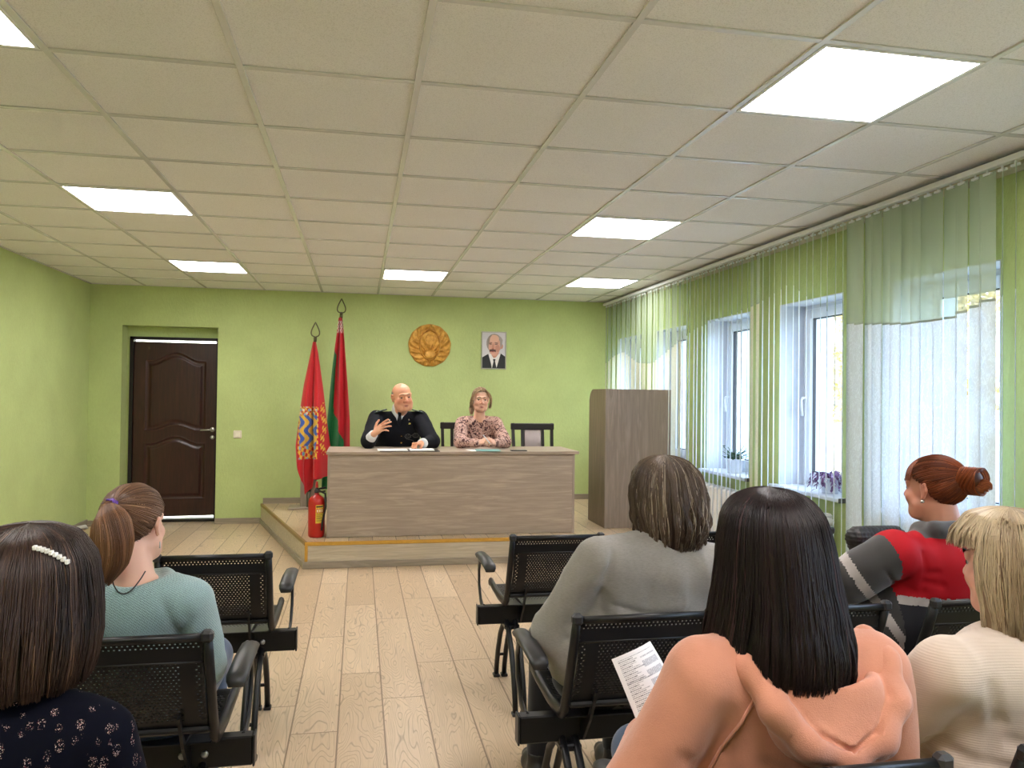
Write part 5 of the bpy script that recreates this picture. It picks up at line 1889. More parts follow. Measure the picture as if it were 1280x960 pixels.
# --- person with a ponytail in light teal sweater
Rp = frame(.30, -.06, .0)
head_p = np.array([-.608, 2.33, 1.038])
P = seated(-.60, 2.42, (-.598, 2.285, .905), head_p, sl=(-.765, 2.28, .845), sr=(-.445, 2.28, .835), el=(-.83, 2.36, .62), er=(-.42, 2.38, .62), wl=(-.70, 2.58, .57), wr=(-.50, 2.58, .57),
           w=.155, fat=.0, label='person with a brown ponytail in a light teal knitted sweater', topmat=fabric('light_teal_mohair_knit', C(160, 190, 192), .9, 'knit', .4),
           legmat=DENIM, R=Rp, s=.93, seed=9, fa=.006, armr=(.058, .052, .048, .032), skin=(226, 180, 158))
def neck_scoop(F):
    F.ell((-.598, 2.30, .925), (.098, .125, .050), .012, None, 'sub')
    crease(F, [[(-.44, .80), (-.47, .73), (-.465, .66)], [(-.505, .85), (-.485, .79), (-.47, .74)], [(-.43, .72), (-.46, .68)], [(-.75, .80), (-.72, .72)]])
P['post'] = neck_scoop
def pony_body_fix(): pass
root, c, R, s = audience(P)
# bare nape and shoulders above the wide neckline
g_ = gather_hair(root, head_p, Rp, .93, (-.02, -.93, .33), 4200, (72, 50, 38), (132, 96, 70), 21, rad=.0011, streak=(158, 122, 92), sfrac=.06)
back = Rp @ np.array([0, -1, 0])
tail_hair(root, [g_ - back * .012, g_ + back * .018 + [0, 0, .002], g_ + [.010, -.040, -.035], g_ + [.014, -.045, -.085], g_ + [.008, -.036, -.14], g_ + [-.012, -.025, -.205]],
          [.013, .020, .048, .054, .046, .014], 4200, (92, 62, 44), (158, 114, 80), 22, rad=.0011, streak=(184, 142, 104), sfrac=.1, jit=.16)
m = MB()
for k in range(3):
    pts = []
    for j in range(22):
        a = 2 * PI * j / 22
        e1 = np.cross(back, [0, 0, 1]); e1 = norm(e1); e2 = np.cross(back, e1)
        rr3 = .0155 + .0025 * math.sin(a * 7 + k * 2)
        pts.append(tuple(g_ + back * (.004 + .005 * k + .002 * math.sin(a * 5 + k)) + e1 * math.cos(a) * rr3 + e2 * math.sin(a) * rr3))
    m.tube(pts, .0032, 6, closed=True)
m.build('scrunchie', simple('purple_shiny_elastic', C(96, 62, 150), .3, .2), root)
nk_ = torso_prims(P) + [('c', head_p + Rp @ np.array([0, -.025, -.06]) * .93, np.array(P['neck']) - [0, 0, .02], .0465, .055, .02)]
pts = []
for x in np.linspace(-.642, -.556, 13):
    z = .925 - .050 * (1 - ((x + .599) / .043) ** 2)
    F = Field((x - .004, 2.05, z - .004), (x + .004, 2.5, z + .004), .004); F.run(nk_, 0)
    pts.append((x, 2.05 + .004 * int(np.argmax(F.d[1, :, 1] < 0)) - .004, z))
yy_ = np.array([p[1] for p in pts]); yy_ = np.convolve(np.pad(yy_, 3, 'edge'), np.ones(7) / 7, 'valid'); yy_ = np.minimum(yy_, [p[1] for p in pts])
pts = [(p[0], y_ - .009 * (1 - ((p[0] + .599) / .043) ** 2), p[2]) for p, y_ in zip(pts, yy_)]
MB().tube(pts, .0018, 5).build('cord_necklace', M_FOLDER, root)
e_ = head_p + Rp @ np.array([.079, -.002, -.045])
MB().tube([e_, e_ + [0, 0, -.018]], [.0012, .0022], 6).build('earring', M_CHROME, root)

# --- person with dark bob, hair clip and navy floral top
Rn = frame(.12, -.12, .0)
head_n = np.array([-.530, 1.40, 1.060])
P = seated(-.56, 1.38, (-.545, 1.345, .925), head_n, sl=(-.735, 1.34, .868), sr=(-.395, 1.34, .862), el=(-.79, 1.42, .63), er=(-.365, 1.42, .62), wl=(-.66, 1.62, .56), wr=(-.45, 1.62, .56),
           w=.165, fat=.005, label='person with straight dark brown bob, white hair clip and navy floral top', topmat=None, legmat=BLKT, R=Rn, s=.96, seed=14, fa=.0035, armr=(.052, .046, .042, .03), skin=(222, 176, 152))
def floral():
    g = G('navy_floral_cloth')
    v = g.obj()
    vo = g.n('TexVoronoi', feature='F1'); g.l(g.mapping(v, (12, 12, 7.5)), vo.inputs['Vector'])
    cl = g.ramp(vo.outputs['Distance'], [(.30, 1), (.42, 0)])
    v2 = g.n('TexVoronoi', feature='F1'); g.l(g.mapping(v, (105, 105, 85)), v2.inputs['Vector'])
    pet = g.ramp(v2.outputs['Distance'], [(.30, 1), (.38, 0)])
    wn = g.n('TexWhiteNoise'); g.l(v2.outputs['Position'], wn.inputs['Vector'])
    pc = g.ramp(wn.outputs['Value'], [(.0, C(200, 160, 150)), (.5, C(228, 206, 196)), (.8, C(120, 60, 70)), (1, C(90, 84, 80))])
    wn2 = g.n('TexWhiteNoise'); g.l(vo.outputs['Position'], wn2.inputs['Vector'])
    on = g.math('GREATER_THAN', wn2.outputs['Value'], .42)
    f = g.math('MULTIPLY', g.math('MULTIPLY', cl, pet), on)
    g.base(g.mix(f, C(8, 9, 20), pc), .85, 0, .08)
    return g.m
P['topmat'] = floral()
P['post'] = lambda F: crease(F, [[(-.41, .85), (-.43, .78), (-.425, .72)], [(-.62, .80), (-.55, .77), (-.48, .78)]])
root, c, R, s = audience(P)
hair_down(root, head_n + [0, -.005, .012], Rn, [(.118, 0), (.115, .38), (.098, .74), (.06, .98), (0, 1.08), (-.05, 1.12), (-.085, 1.10), (-.115, 1.04), (-.14, .96)], (.104, .118), 5200, (30, 20, 17), (66, 46, 37), 31,
          face=48, end_jit=.015, rad=.0011, streak=(104, 78, 62), sfrac=.05, clump=.45, wav=.003)
cp_ = head_n + [.048, -.075, .105]
m = MB()
for j in range(9):
    q = cp_ + np.array([-.006 + .0048 * j * 1.1, .0015 * j, -.0016 * j - .0002 * j * j])
    m.box(tuple(q - [.0028, .005, .0035]), tuple(q + [.0028, .005, .0035]), .001)
m.build('hair_clip', simple('pearl_white_clip', C(228, 226, 220), .25), root)

# --- person with long black hair in the peach hoodie
Rk = frame(-.05, -.08, .02)
head_k = np.array([.838, 1.47, 1.098])
PK = C(208, 142, 116)
P = seated(.835, 1.50, (.835, 1.44, .935), head_k, sl=(.665, 1.42, .865), sr=(1.02, 1.42, .858), el=(.545, 1.47, .62), er=(1.075, 1.43, .63), wl=(.66, 1.74, .62), wr=(.96, 1.70, .56),
           w=.185, fat=.015, label='person with long straight black hair in a peach hoodie', topmat=fabric('peach_fleece', PK, .85, 'fleece', .35), legmat=DENIM, R=Rk, s=.97, seed=23, fa=.009, ff=9,
           armr=(.074, .064, .058, .036), skin=(222, 174, 150), pnl=(.6, .2, -.4), curll=(.7, .7, .7, .7), h=.006)
# draped hood: a soft bag on the upper back with a rolled rim
hood = [('e', (.885, 1.345, .815), (.125, .055, .105), .03), ('e', (.885, 1.325, .775), (.085, .05, .055), .03)]
rim = [(.735, 1.44, .925), (.735, 1.375, .895), (.762, 1.32, .835), (.815, 1.292, .78), (.885, 1.285, .752), (.955, 1.292, .78), (1.008, 1.32, .835), (1.03, 1.375, .895), (1.025, 1.44, .925)]
for a, b in zip(rim[:-1], rim[1:]): hood.append(('c', a, b, .021, .021, .03))
def hoodpost(F):
    F.ell((.885, 1.350, .935), (.100, .048, .105), .015, None, 'sub')
    for dz, dy, w_ in ((.0, 0, 1.0), (-.0, .0, .80)):
        pts = [(.885 + (x - .885) * w_, y - .012, z + (.02 if w_ < 1 else -.012)) for x, y, z in rim[1:-1]]
        for a, b in zip(pts[:-1], pts[1:]): F.cap(a, b, .0035, .0035, .012, 'sub')
P['extra'] = []
def seams(F):
    crease(F, [[(.705, .74), (.715, .69), (.72, .63)], [(.60, .735), (.64, .71), (.67, .70)], [(.575, .675), (.62, .655), (.66, .65)], [(.56, .63), (.61, .615)],
               [(1.045, .83), (1.025, .76), (1.02, .69)], [(.76, .72), (.84, .69), (.92, .70)]], .005, .018)
P['post'] = seams
root, c, R, s = audience(P)
def back_y(prims, x, z):
    F = Field((x - .004, 1.15, z - .004), (x + .004, 1.6, z + .004), .004); F.run(prims, 0)
    k = int(np.argmax(F.d[1, :, 1] < 0)); return 1.15 + .004 * k
pk_ = torso_prims(P) + arm_prims(P['sl'], P['el'], P['wl'], P['armr']) + arm_prims(P['sr'], P['er'], P['wr'], P['armr'])
for pts in ([(.775, .915), (.745, .86), (.715, .80), (.69, .74), (.675, .69), (.67, .64)], [(1.0, .89), (1.02, .83), (1.03, .77), (1.03, .71), (1.02, .66)]):
    MB().tube([(x, back_y(pk_, x, z) - .001, z) for x, z in pts], .0035, 6).build('seam', P['topmat'], root)
sdf_part('hood', root, hood, 0, .005, P['topmat'], fold=lambda V: folds(V, 3, 17, .005), post=hoodpost)
hair_down(root, head_k + [0, -.004, .01], Rk, [(.118, 0), (.116, .35), (.10, .72), (.065, .98), (.0, 1.10), (-.06, 1.16), (-.13, 1.28), (-.19, 1.40), (-.235, 1.40), (-.258, 1.28)], (.100, .116), 7500, (16, 10, 11), (40, 26, 28), 41,
          face=48, end_jit=.02, rad=.0011, streak=(74, 48, 50), sfrac=.04, clump=.6, wav=.004, M=22)
m = MB()
q0 = head_k + np.array([.092, -.02, .045])
for k in range(2):
    m.tube([q0 + [k * .006, 0, .02], q0 + [.008 + k * .006, .004, -.01], q0 + [.012 + k * .004, 0, -.045]], [.005, .007, .004], 8)
for j in range(6):
    m.tube([q0 + [.004, -.008, .015 - .011 * j], q0 + [.016, .0, .012 - .011 * j]], .0018, 5)
m.build('hair_claw', M_BLACKP, root)

# --- person with auburn bun in red and grey work jacket
Rr = frame(-.36, -.02, .0)
head_r = np.array([2.000, 2.42, 1.095])
P = seated(1.98, 2.45, (2.02, 2.38, .965), head_r, sl=(1.79, 2.35, .885), sr=(2.24, 2.35, .875), el=(1.665, 2.42, .785), er=(2.33, 2.43, .66), wl=(1.80, 2.66, .70), wr=(2.16, 2.68, .58),
           w=.20, fat=.045, label='person with auburn hair in a bun wearing a red and dark grey work jacket', legmat=BLKT, R=Rr, s=.99, seed=33, fa=.006, armr=(.082, .074, .062, .040), skin=(196, 140, 118), lip=(170, 90, 84))
M_WRED = fabric('red_work_cloth', C(172, 10, 26), .75, 'plain', 0)
M_WGR = fabric('charcoal_work_cloth', C(62, 60, 60), .75)
M_WST = simple('silver_reflective_tape', C(168, 160, 156), .4, .1)
M_WBL = fabric('black_work_cloth', C(28, 28, 34), .7)
P['topmat'] = [M_WRED, M_WGR, M_WST, M_WBL]
def jacket(Cn):
    x, y, z = Cn.T
    # distance along the left and right upper arm
    def along(s_, e_):
        s_, e_ = np.array(s_), np.array(e_); d = e_ - s_; L = np.linalg.norm(d); t = (Cn - s_) @ d / L
        r_ = np.linalg.norm(Cn - s_ - np.outer(t, d / L), axis=1)
        return t / L, r_
    out = np.zeros(len(Cn), int)
    out[(z < .745)] = 2; out[z < .720] = 3
    for s_, e_, sg in ((P['sl'], P['el'], -1), (P['sr'], P['er'], 1)):
        side = (x - s_[0]) * sg > -.01 + .06 * np.clip((z - .75) / .18, 0, 1)
        t, r_ = along(s_, e_)
        arm = side & (z > .5)
        out[arm] = 1
        out[arm & (t > .72) & (t < .90)] = 2
        out[arm & (t >= .90)] = 1
    out[(z > .945) & (np.abs(x - 2.02) < .14)] = 1
    return out
P['midfn'] = jacket
P['post'] = lambda F: crease(F, [[(1.845, .90), (1.86, .84), (1.86, .76)], [(1.86, .80), (1.92, .79)], [(1.86, .83), (1.90, .835)], [(1.72, .84), (1.78, .79), (1.84, .76)], [(1.88, .735), (1.98, .73), (2.1, .735)]])
P['extra'] = [('c', (1.935, 2.33, .965), (2.10, 2.33, .965), .028, .028, .02), ('c', (1.935, 2.33, .965), (1.93, 2.42, .955), .026, .022, .02), ('c', (2.10, 2.33, .965), (2.11, 2.42, .955), .026, .022, .02), ('e', (1.98, 2.43, .62), (.25, .16, .15), .06)]
root, c, R, s = audience(P)
g_ = gather_hair(root, head_r, Rr, 1.0, (.02, -.93, .32), 4200, (62, 24, 12), (134, 66, 32), 51, rad=.0013, streak=(170, 92, 48), sfrac=.06)
back = Rr @ np.array([0, -1, 0])
bc = g_ + back * .024 + [0, 0, -.020]
# loops of hair wound round the bun
r_ = np.random.RandomState(5); n = 1500; Mn = 26
t = np.linspace(0, 1, Mn)[None]
e1 = norm(np.cross(back, [0, 0, 1])); e2 = norm(np.cross(e1, back))
a0 = r_.uniform(0, 2 * PI, (n, 1)); tilt_ = r_.uniform(-.5, .5, (n, 1)); rq = r_.uniform(.55, 1, (n, 1))
an = a0 + t * r_.uniform(1.6, 3.4, (n, 1))
rad_ = .048 * rq * (1 + .10 * np.sin(3 * an))
hgt = .032 * rq * np.sin(tilt_ * PI + .6 * np.sin(an * 2))
Pp = bc + (np.cos(an) * rad_)[..., None] * e1 + (np.sin(an) * rad_)[..., None] * e2 + hgt[..., None] * back
strand_mesh('bun', Pp, .0013, mixcols(n, (84, 34, 16), (160, 84, 44), 6, 1, (186, 108, 62), .06), root)
F = Field(bc - .08, bc + .08, .005); F.ell(bc, (.034, .026, .034), .01)
V, Q = F.mesh(); npmesh('bun_core', V, Q, M_HAIR, root, np.tile(lin((70, 30, 14)), (len(V), 1)))
tail_hair(root, [bc + [0, 0, -.01], bc + back * .02 + [.01, 0, -.02], bc + back * .036 + [.012, 0, -.02], bc + back * .045 + [.016, 0, -.034]], [.02, .026, .022, .008], 420, (110, 52, 26), (186, 108, 62), 61, rad=.001, name='bun_ends', jit=.5)
# fringe falling to the left of the forehead
n = 700; M_ = 12
a = r_.uniform(-1.0, 1.1, n)
p0 = skull_hair(c, R, 1.0, np.stack([.25 * np.sin(a), .30 + .2 * r_.uniform(size=n), np.full(n, .85)], -1) / 1.0, 1.03)
dirE = np.stack([np.sin(a) * .85, np.cos(a) * 1.0, np.full(n, .12) + r_.uniform(-.15, .1, n)], -1); dirE /= np.linalg.norm(dirE, axis=1)[:, None]
p1 = skull_hair(c, R, 1.0, dirE, 1.06)
mid = (p0 + p1) / 2; cen = c + R @ np.array([0, -.012, .03]); mid = cen + (mid - cen) * 1.22
tt = np.linspace(0, 1, M_)[None, :, None]
Pp = (1 - tt) ** 2 * p0[:, None] + 2 * tt * (1 - tt) * mid[:, None] + tt ** 2 * p1[:, None]
strand_mesh('fringe', Pp, .0012, mixcols(n, (84, 34, 16), (150, 76, 38), 8), root)
for q in (-1,):
    e_ = head_r + Rr @ np.array([q * .080, -.004, -.038])
    MB().lathe([(0, -.006), (.005, -.004), (.007, 0), (.005, .004), (0, .006)], tuple(e_), 10).build('earring', M_CHROME, root)

# black quilted handbag standing on the lap
t = thing('handbag', 'black quilted bag on the lap of the person in the red and grey jacket', 'bag', (2.03, 2.79, .60))
F = Field((1.86, 2.68, .55), (2.24, 2.92, .92), .005)
F.cap((1.96, 2.80, .65), (2.14, 2.80, .65), .055, .055, .03); F.cap((1.965, 2.80, .855), (2.13, 2.80, .855), .045, .045, .03); F.ell((2.05, 2.80, .74), (.115, .055, .13), .05)
V, Q = F.mesh(); N = vnormals(V, Q)
V = V + N * (.003 * np.sin((V[:, 0] + V[:, 2]) * 200) * np.sin((V[:, 0] - V[:, 2]) * 200))[:, None]
npmesh('bag_body', V, Q, M_FOLDER, t)

# --- person with blonde bob in a cream ribbed sweater
Rb = frame(-.28, -.06, .0)
head_b = np.array([1.400, 1.46, 1.050])
P = seated(1.41, 1.50, (1.415, 1.43, .90), head_b, sl=(1.205, 1.41, .845), sr=(1.62, 1.41, .845), el=(1.155, 1.58, .655), er=(1.69, 1.46, .63), wl=(1.24, 1.74, .60), wr=(1.52, 1.70, .58),
           w=.19, fat=.03, label='person with short blonde hair in a cream ribbed sweater at the right edge', topmat=fabric('cream_ribbed_knit', C(214, 196, 180), .9, 'rib', .3), legmat=BLKT, R=Rb, s=.97, seed=43, fa=.009,
           armr=(.068, .060, .055, .036), skin=(224, 170, 148), h=.006)
P['post'] = lambda F: crease(F, [[(1.245, .84), (1.27, .76), (1.265, .68)], [(1.19, .70), (1.25, .665), (1.33, .66)], [(1.20, .66), (1.28, .62), (1.36, .63)], [(1.30, .72), (1.40, .69)], [(1.34, .80), (1.44, .78)]], .005, .022)
root, c, R, s = audience(P)
hair_down(root, head_b + [0, -.004, .012], Rb, [(.116, 0), (.113, .38), (.098, .74), (.06, .99), (0, 1.10), (-.05, 1.10), (-.10, 1.0), (-.14, .88), (-.155, .80)], (.102, .118), 5200, (140, 116, 88), (198, 178, 146), 71,
          face=84, front_end=.44, end_jit=.03, rad=.0012, streak=(120, 94, 70), sfrac=.08, clump=.6, wav=.008)

# --- paper in the hand of the person in the peach hoodie
t = thing('printed_sheet', 'printed white sheet with tables of text held by the person in the peach hoodie', 'paper', (.70, 1.80, .60))
NXp, NYp = 120, 170
S, T = np.meshgrid(np.linspace(0, 1, NXp), np.linspace(0, 1, NYp))
K = np.zeros(S.shape + (3,)); K[:] = lin((238, 236, 236))
rr4 = np.random.RandomState(4)
T2 = 1 - T
for k in range(44):
    y0_ = .05 + .0205 * k
    x_end = .45 if (k % 7) else .9
    xs_ = .08
    ink = (T2 > y0_) & (T2 < y0_ + .009) & (S > xs_) & (S < x_end * rr4.uniform(.6, 1.0)) & (np.sin(S * 260 + k * 9) > -.7)
    K[ink] = lin((120, 120, 126))
blk = (S > .52) & (S < .93) & (T2 > .10) & (T2 < .82) & ((np.floor(T2 * 26).astype(int) % 3) != 0)
K[blk & (np.sin(S * 200 + np.floor(T2 * 60)) > -.6)] = lin((166, 166, 172))
o_ = np.array([.692, 1.80, .570])
ur = norm([.93, .30, .20]); up_ = norm([-.34, .30, .90]); up_ = norm(up_ - ur * (up_ @ ur)); nn = np.cross(ur, up_)
bend = -.05 * T ** 2 * (S * .6 + .2) + .020 * np.sin(PI * S)
Vp = o_ + S[..., None] * .145 * ur + T[..., None] * .205 * up_ + bend[..., None] * nn
o = npmesh('sheet', Vp.reshape(-1, 3), np.stack([np.arange(NXp * NYp).reshape(NYp, NXp)[:-1, :-1], np.arange(NXp * NYp).reshape(NYp, NXp)[:-1, 1:], np.arange(NXp * NYp).reshape(NYp, NXp)[1:, 1:], np.arange(NXp * NYp).reshape(NYp, NXp)[1:, :-1]], -1).reshape(-1, 4), attr_mat('printed_paper', .6), t, K.reshape(-1, 3))
md = o.modifiers.new('thickness', 'SOLIDIFY'); md.thickness = .0004

# ------------------------------------------------------------------ the two presenters, facing the hall (-y)
def presenter(P):
    root = thing('person', P['label'], 'person', (P['hip'][0], P['hip'][1], PH))
    hip = np.array(P['hip']); c, R, s = np.array(P['head']), P['R'], P['s']; neck = np.array(P['neck'])
    T = torso_prims(P)
    A = []
    for q in ('l', 'r'):
        A += arm_prims(P['s' + q], P['e' + q], P['w' + q], P['armr'])
    Lg = leg_prims(P)
    Np = [('c', c + R @ np.array([0, -.025, -.06]) * s, neck - [0, 0, .02], P.get('nr', .05) * s, P.get('nr', .05) * s + .006, .02), ('c', c + R @ np.array([0, .015, -.075]) * s, neck + P.get('nfront', np.array([0, -.025, -.03])), P.get('nr', .05) * s * .75, P.get('nfr', .046), .03)]
    lo = np.minimum.reduce([hip - [.35, .35, .3], np.array(P['al']) - .15, np.array(P['ar']) - .15, np.array(P['el']) - .12, np.array(P['er']) - .12, np.array(P['wl']) - .2, np.array(P['wr']) - .2])
    hi = np.maximum.reduce([hip + .35, c + .22, np.array(P['al']) + .15, np.array(P['ar']) + .15, np.array(P['el']) + .12, np.array(P['er']) + .12])
    F = Field(lo, hi, .0048)
    F.run(T, -.022); F.run(A, -.014); F.run(Lg, -.016)
    F.run(Np); F.run(head_prims(c, R, s, True, P.get('mouth', 0), P.get('jowl', 0), P.get('nose', 1))); F.run(P['hands'])
    if P.get('neckpost'): P['neckpost'](F)
    V, Q = F.mesh()
    npmesh('body', V, Q, M_SKIN, root, skin_cols(V, c, R, s, P['skin'], P['lip'], P.get('flush', .4)))
    sd = P['seed']
    fold = lambda V: folds(V, sd, 13, P.get('fa', .005)) + folds(V, sd + 5, 30, .001)
    A2 = A
    if P.get('sleeve'):
        A2 = []
        for q in ('l', 'r'):
            w_ = np.array(P['w' + q], float); w_ = w_ - norm(w_ - np.array(P['e' + q])) * P['sleeve']
            A2 += arm_prims(P['s' + q], P['e' + q], w_, P['armr'])
    sdf_part(P['topname'], root, T + A2 + P.get('extra', []), P.get('grow', 0), .006, P['topmat'], fold=fold, post=P.get('post'), midfn=P.get('midfn'))
    hipc = [('e', hip, (P['w'] + .005, .125, .095), .05)]
    sdf_part('trousers', root, Lg + hipc, 0, .01, P['legmat'], fold=lambda V: folds(V, sd + 2, 12, .004), cuts=[((0, 0, PH + .10), (0, 0, -1))])
    P['facing'] = -1; P['floor'] = PH
    shoes(root, P)
    head_extras(root, c, R, s, P['brow'], P.get('gaze', (0, 0)))
    return root, c, R, s, T
DT = DZ     # desk top height
# person in dark uniform: bald, gesturing
Ru = frame(PI - .30, -.06, -.10)
head_u = np.array([.385, 7.20, 1.378])
SU = 1.12
wl_u = np.array([.125, 6.94, 1.045]); wr_u = np.array([.545, 6.86, DT + .052])
h1 = hand_prims(wl_u, (-.02, -.10, 1.0), (.85, -.35, .15), (-.55, -.45, .25), .185, (.42, .55, .65, .7), .05, (1.0, -.1))
# the fingers of the raised hand point up and to the hall, the thumb straight up
h1 = hand_prims(wl_u, (.62, -.45, .62), (.55, .45, -.35), (-.6, -.1, .8), .20, (.12, .22, .35, .5), .05, (1.5, -.05))
h2 = hand_prims(wr_u, (-.75, -.62, .02), (-.05, -.05, -1), (-.35, -.55, .3), .18, (1.15, 1.2, 1.2, 1.2), .02, (.5, .7))
P = dict(nfront=np.array([0, .02, -.02]), nfr=.03, sleeve=.07, label='bald person in dark navy uniform raising one hand behind the desk', hip=(.37, 7.46, .74), chest=(.36, 7.33, 1.04), neck=(.365, 7.28, 1.235), head=head_u, R=Ru, s=SU,
         sl=(.165, 7.29, 1.175), sr=(.555, 7.29, 1.175), el=(.085, 7.03, DT + .062), er=(.655, 7.05, DT + .062), wl=wl_u, wr=wr_u, w=.21, fat=.02, armr=(.078, .066, .060, .044), nr=.058,
         kl=(.25, 7.08, .73), kr=(.50, 7.08, .73), al=(.25, 7.10, PH + .09), ar=(.5, 7.10, PH + .09), hands=h1 + h2, skin=(226, 166, 134), lip=(178, 98, 84), flush=.6, seed=61, fa=.005, jowl=1.0, mouth=.8, nose=1.06,
         topname='uniform_jacket', topmat=fabric('navy_uniform_wool', C(14, 17, 26), .8, 'plain', 0), legmat=fabric('navy_trouser_wool', C(22, 26, 38), .7), brow=M_BROWG, gaze=(.1, -.05))
def vopen(F):
    # v-shaped opening of the jacket showing shirt and tie
    for k in range(12):
        t = k / 11
        z = 1.27 - .15 * t; r_ = .050 * (1 - t) ** .8 + .003
        F.cap((.365, 7.0, z), (.365, 7.275, z), r_, r_, .003, 'sub')
    # lapel creases and the front edge
    for sx in (-1, 1):
        F.cap((.365 + sx * .075, 7.13, 1.235), (.365 + sx * .055, 7.12, 1.16), .0, .0, .004, 'sub')
P['post'] = vopen
root, c, R, s, T = presenter(P)
# shirt front with collar, tie
M_SHIRT = fabric('white_shirt_cotton', C(232, 234, 238), .7, 'plain', .1)
Tn = np.array(P['neck'])
def surf_y(prims, grow, x, z, y0=6.85, y1=7.4):
    F = Field((x - .004, y0, z - .004), (x + .004, y1, z + .004), .004)
    F.run(prims, grow)
    d_ = F.d[1, :, 1]; k = int(np.argmax(d_ < 0))
    return y0 + .004 * k
sp = list(T) + [('c', (.365, 7.275, 1.215), (.367, 7.262, 1.272), .078, .076, .01)]
def shirtpost(F):
    F.cap((.365, 7.29, 1.29), (.372, 7.27, 1.42), .058, .062, .004, 'sub')
    F.cap((.366, 7.22, 1.345), (.366, 7.12, 1.275), .026, .014, .008, 'sub')
sdf_part('shirt', root, sp, -.007, .004, M_SHIRT, post=shirtpost, cuts=[((0, 0, 1.06), (0, 0, -1)), ((0, 7.36, 0), (0, 1, 0)), ((.285, 0, 0), (-1, 0, 0)), ((.445, 0, 0), (1, 0, 0))])
M_TIE = fabric('dark_tie_silk', C(18, 20, 28), .5, 'plain', 0)
ty = lambda z: surf_y(sp, -.007, .366, z) - .004
m = MB().tube([(.366, ty(1.232) - .003, 1.240), (.366, ty(1.205) - .003, 1.210)], [.019, .013], 10, squash=(1, .6, (1, 0, 0)))
m.tube([(.366, ty(1.2), 1.215), (.366, ty(1.16), 1.16), (.366, ty(1.10) + .01, 1.10)], [.012, .022, .028], 10, squash=(1, .22, (1, 0, 0)))
m.build('tie', M_TIE, root)
# shirt cuffs
def cuff(name, a, b, r1, r2, mat, root):
    a, b = np.array(a), np.array(b); d = norm(b - a)
    m = MB().tube([a, (a + b) / 2, b, b - d * .004, (a + b) / 2], [r1, (r1 + r2) / 2, r2, r2 - .004, r2 - .006], 20, caps=False)
    return m.build(name, mat, root)
el, er = np.array(P['el']), np.array(P['er'])
cuff('shirt_cuff', wl_u - norm(wl_u - el) * .055, wl_u + norm(wl_u - el) * .012, .047, .040, M_SHIRT, root)
cuff('shirt_cuff', wr_u - norm(wr_u - er) * .03, wr_u + norm(wr_u - er) * .014, .046, .040, M_SHIRT, root)
# shoulder boards with stars, badges, pin
M_BOARD = simple('dark_green_shoulder_board', C(34, 60, 52), .6)
M_SILV = simple('silver_insignia', C(206, 206, 200), .3, .7)
for sx in (-1, 1):
    a = np.array([.365 + sx * .115, 7.255, 1.262]); b = np.array([.365 + sx * .225, 7.245, 1.232])
    dd = norm(b - a); nrm = norm(np.cross(dd, [0, 1, 0])); nrm = nrm if nrm[2] > 0 else -nrm
    yv = norm(np.cross(nrm, dd)) 
    Mt = Matrix(((dd[0], yv[0], nrm[0], a[0]), (dd[1], yv[1], nrm[1], a[1]), (dd[2], yv[2], nrm[2], a[2]), (0, 0, 0, 1)))
    L = float(np.linalg.norm(b - a))
    bo = MB().box((0, -.034, -.004), (L, .034, .006), .002, Mt).build('shoulder_board', M_BOARD, root)
    for k, xx in enumerate((.018, .055, .09)):
        m = MB()
        star = []
        for j in range(10):
            rr5 = .0095 if j % 2 == 0 else .004
            star.append((xx + rr5 * math.cos(PI * j / 5), rr5 * math.sin(PI * j / 5)))
        m.prism(star, .0062, .009, 'Z'); m.v = [tuple(Mt @ Vector(v)) for v in m.v]
        m.build('rank_star', M_SILV, bo)
for (x, z, w_, h_, mt) in ((.275, 1.165, .010, .013, M_SILV), (.452, 1.170, .009, .012, M_SILV), (.458, 1.135, .018, .012, simple('yellow_pin', C(222, 206, 110), .4)), (.50, 1.14, .0035, .02, M_SILV), (.245, 1.075, .012, .018, simple('green_badge', C(150, 190, 170), .4))):
    yb = surf_y(list(T), 0, x, z)
    MB().tube([(x, yb + .012, z), (x, yb - .008, z)], [w_ * .6, w_ * .7], 8, squash=(1, h_ / w_, (1, 0, 0))).build('badge', mt, root)
for (x, z) in ((.365, 1.02), (.365, .96)):
    MB().lathe([(0, 0), (.009, 0), (.007, -.004), (0, -.006)], (x + .02, surf_y(list(T), 0, x + .02, z) - .002, z), 12, 'Y').build('jacket_button', M_GOLDTRIM, root)
# thin grey hair at the sides
n = 900; M_ = 8
r_ = np.random.RandomState(12)
az = r_.uniform(1.35, 2.3, n) * r_.choice([-1, 1], n)        # measured from the face
az = np.where(r_.uniform(size=n) < .5, r_.uniform(1.5, PI, n) * r_.choice([-1, 1], n), az)
zz0 = r_.uniform(-.55, .28, n)
D0 = np.stack([np.sin(az), np.cos(az), zz0], -1); D0 /= np.linalg.norm(D0, axis=1)[:, None]
D1 = np.stack([np.sin(az + .25 * np.sign(az)), np.cos(az + .25 * np.sign(az)), zz0 - .28], -1); D1 /= np.linalg.norm(D1, axis=1)[:, None]
tt = np.linspace(0, 1, M_)[None, :, None]
D = D0[:, None] * (1 - tt) + D1[:, None] * tt; D /= np.linalg.norm(D, axis=2)[..., None]
Pp = skull_hair(c, R, s * .955, D, 1.0)
strand_mesh('hair', Pp, .0011, mixcols(n, (150, 140, 130), (206, 200, 194), 3), root)
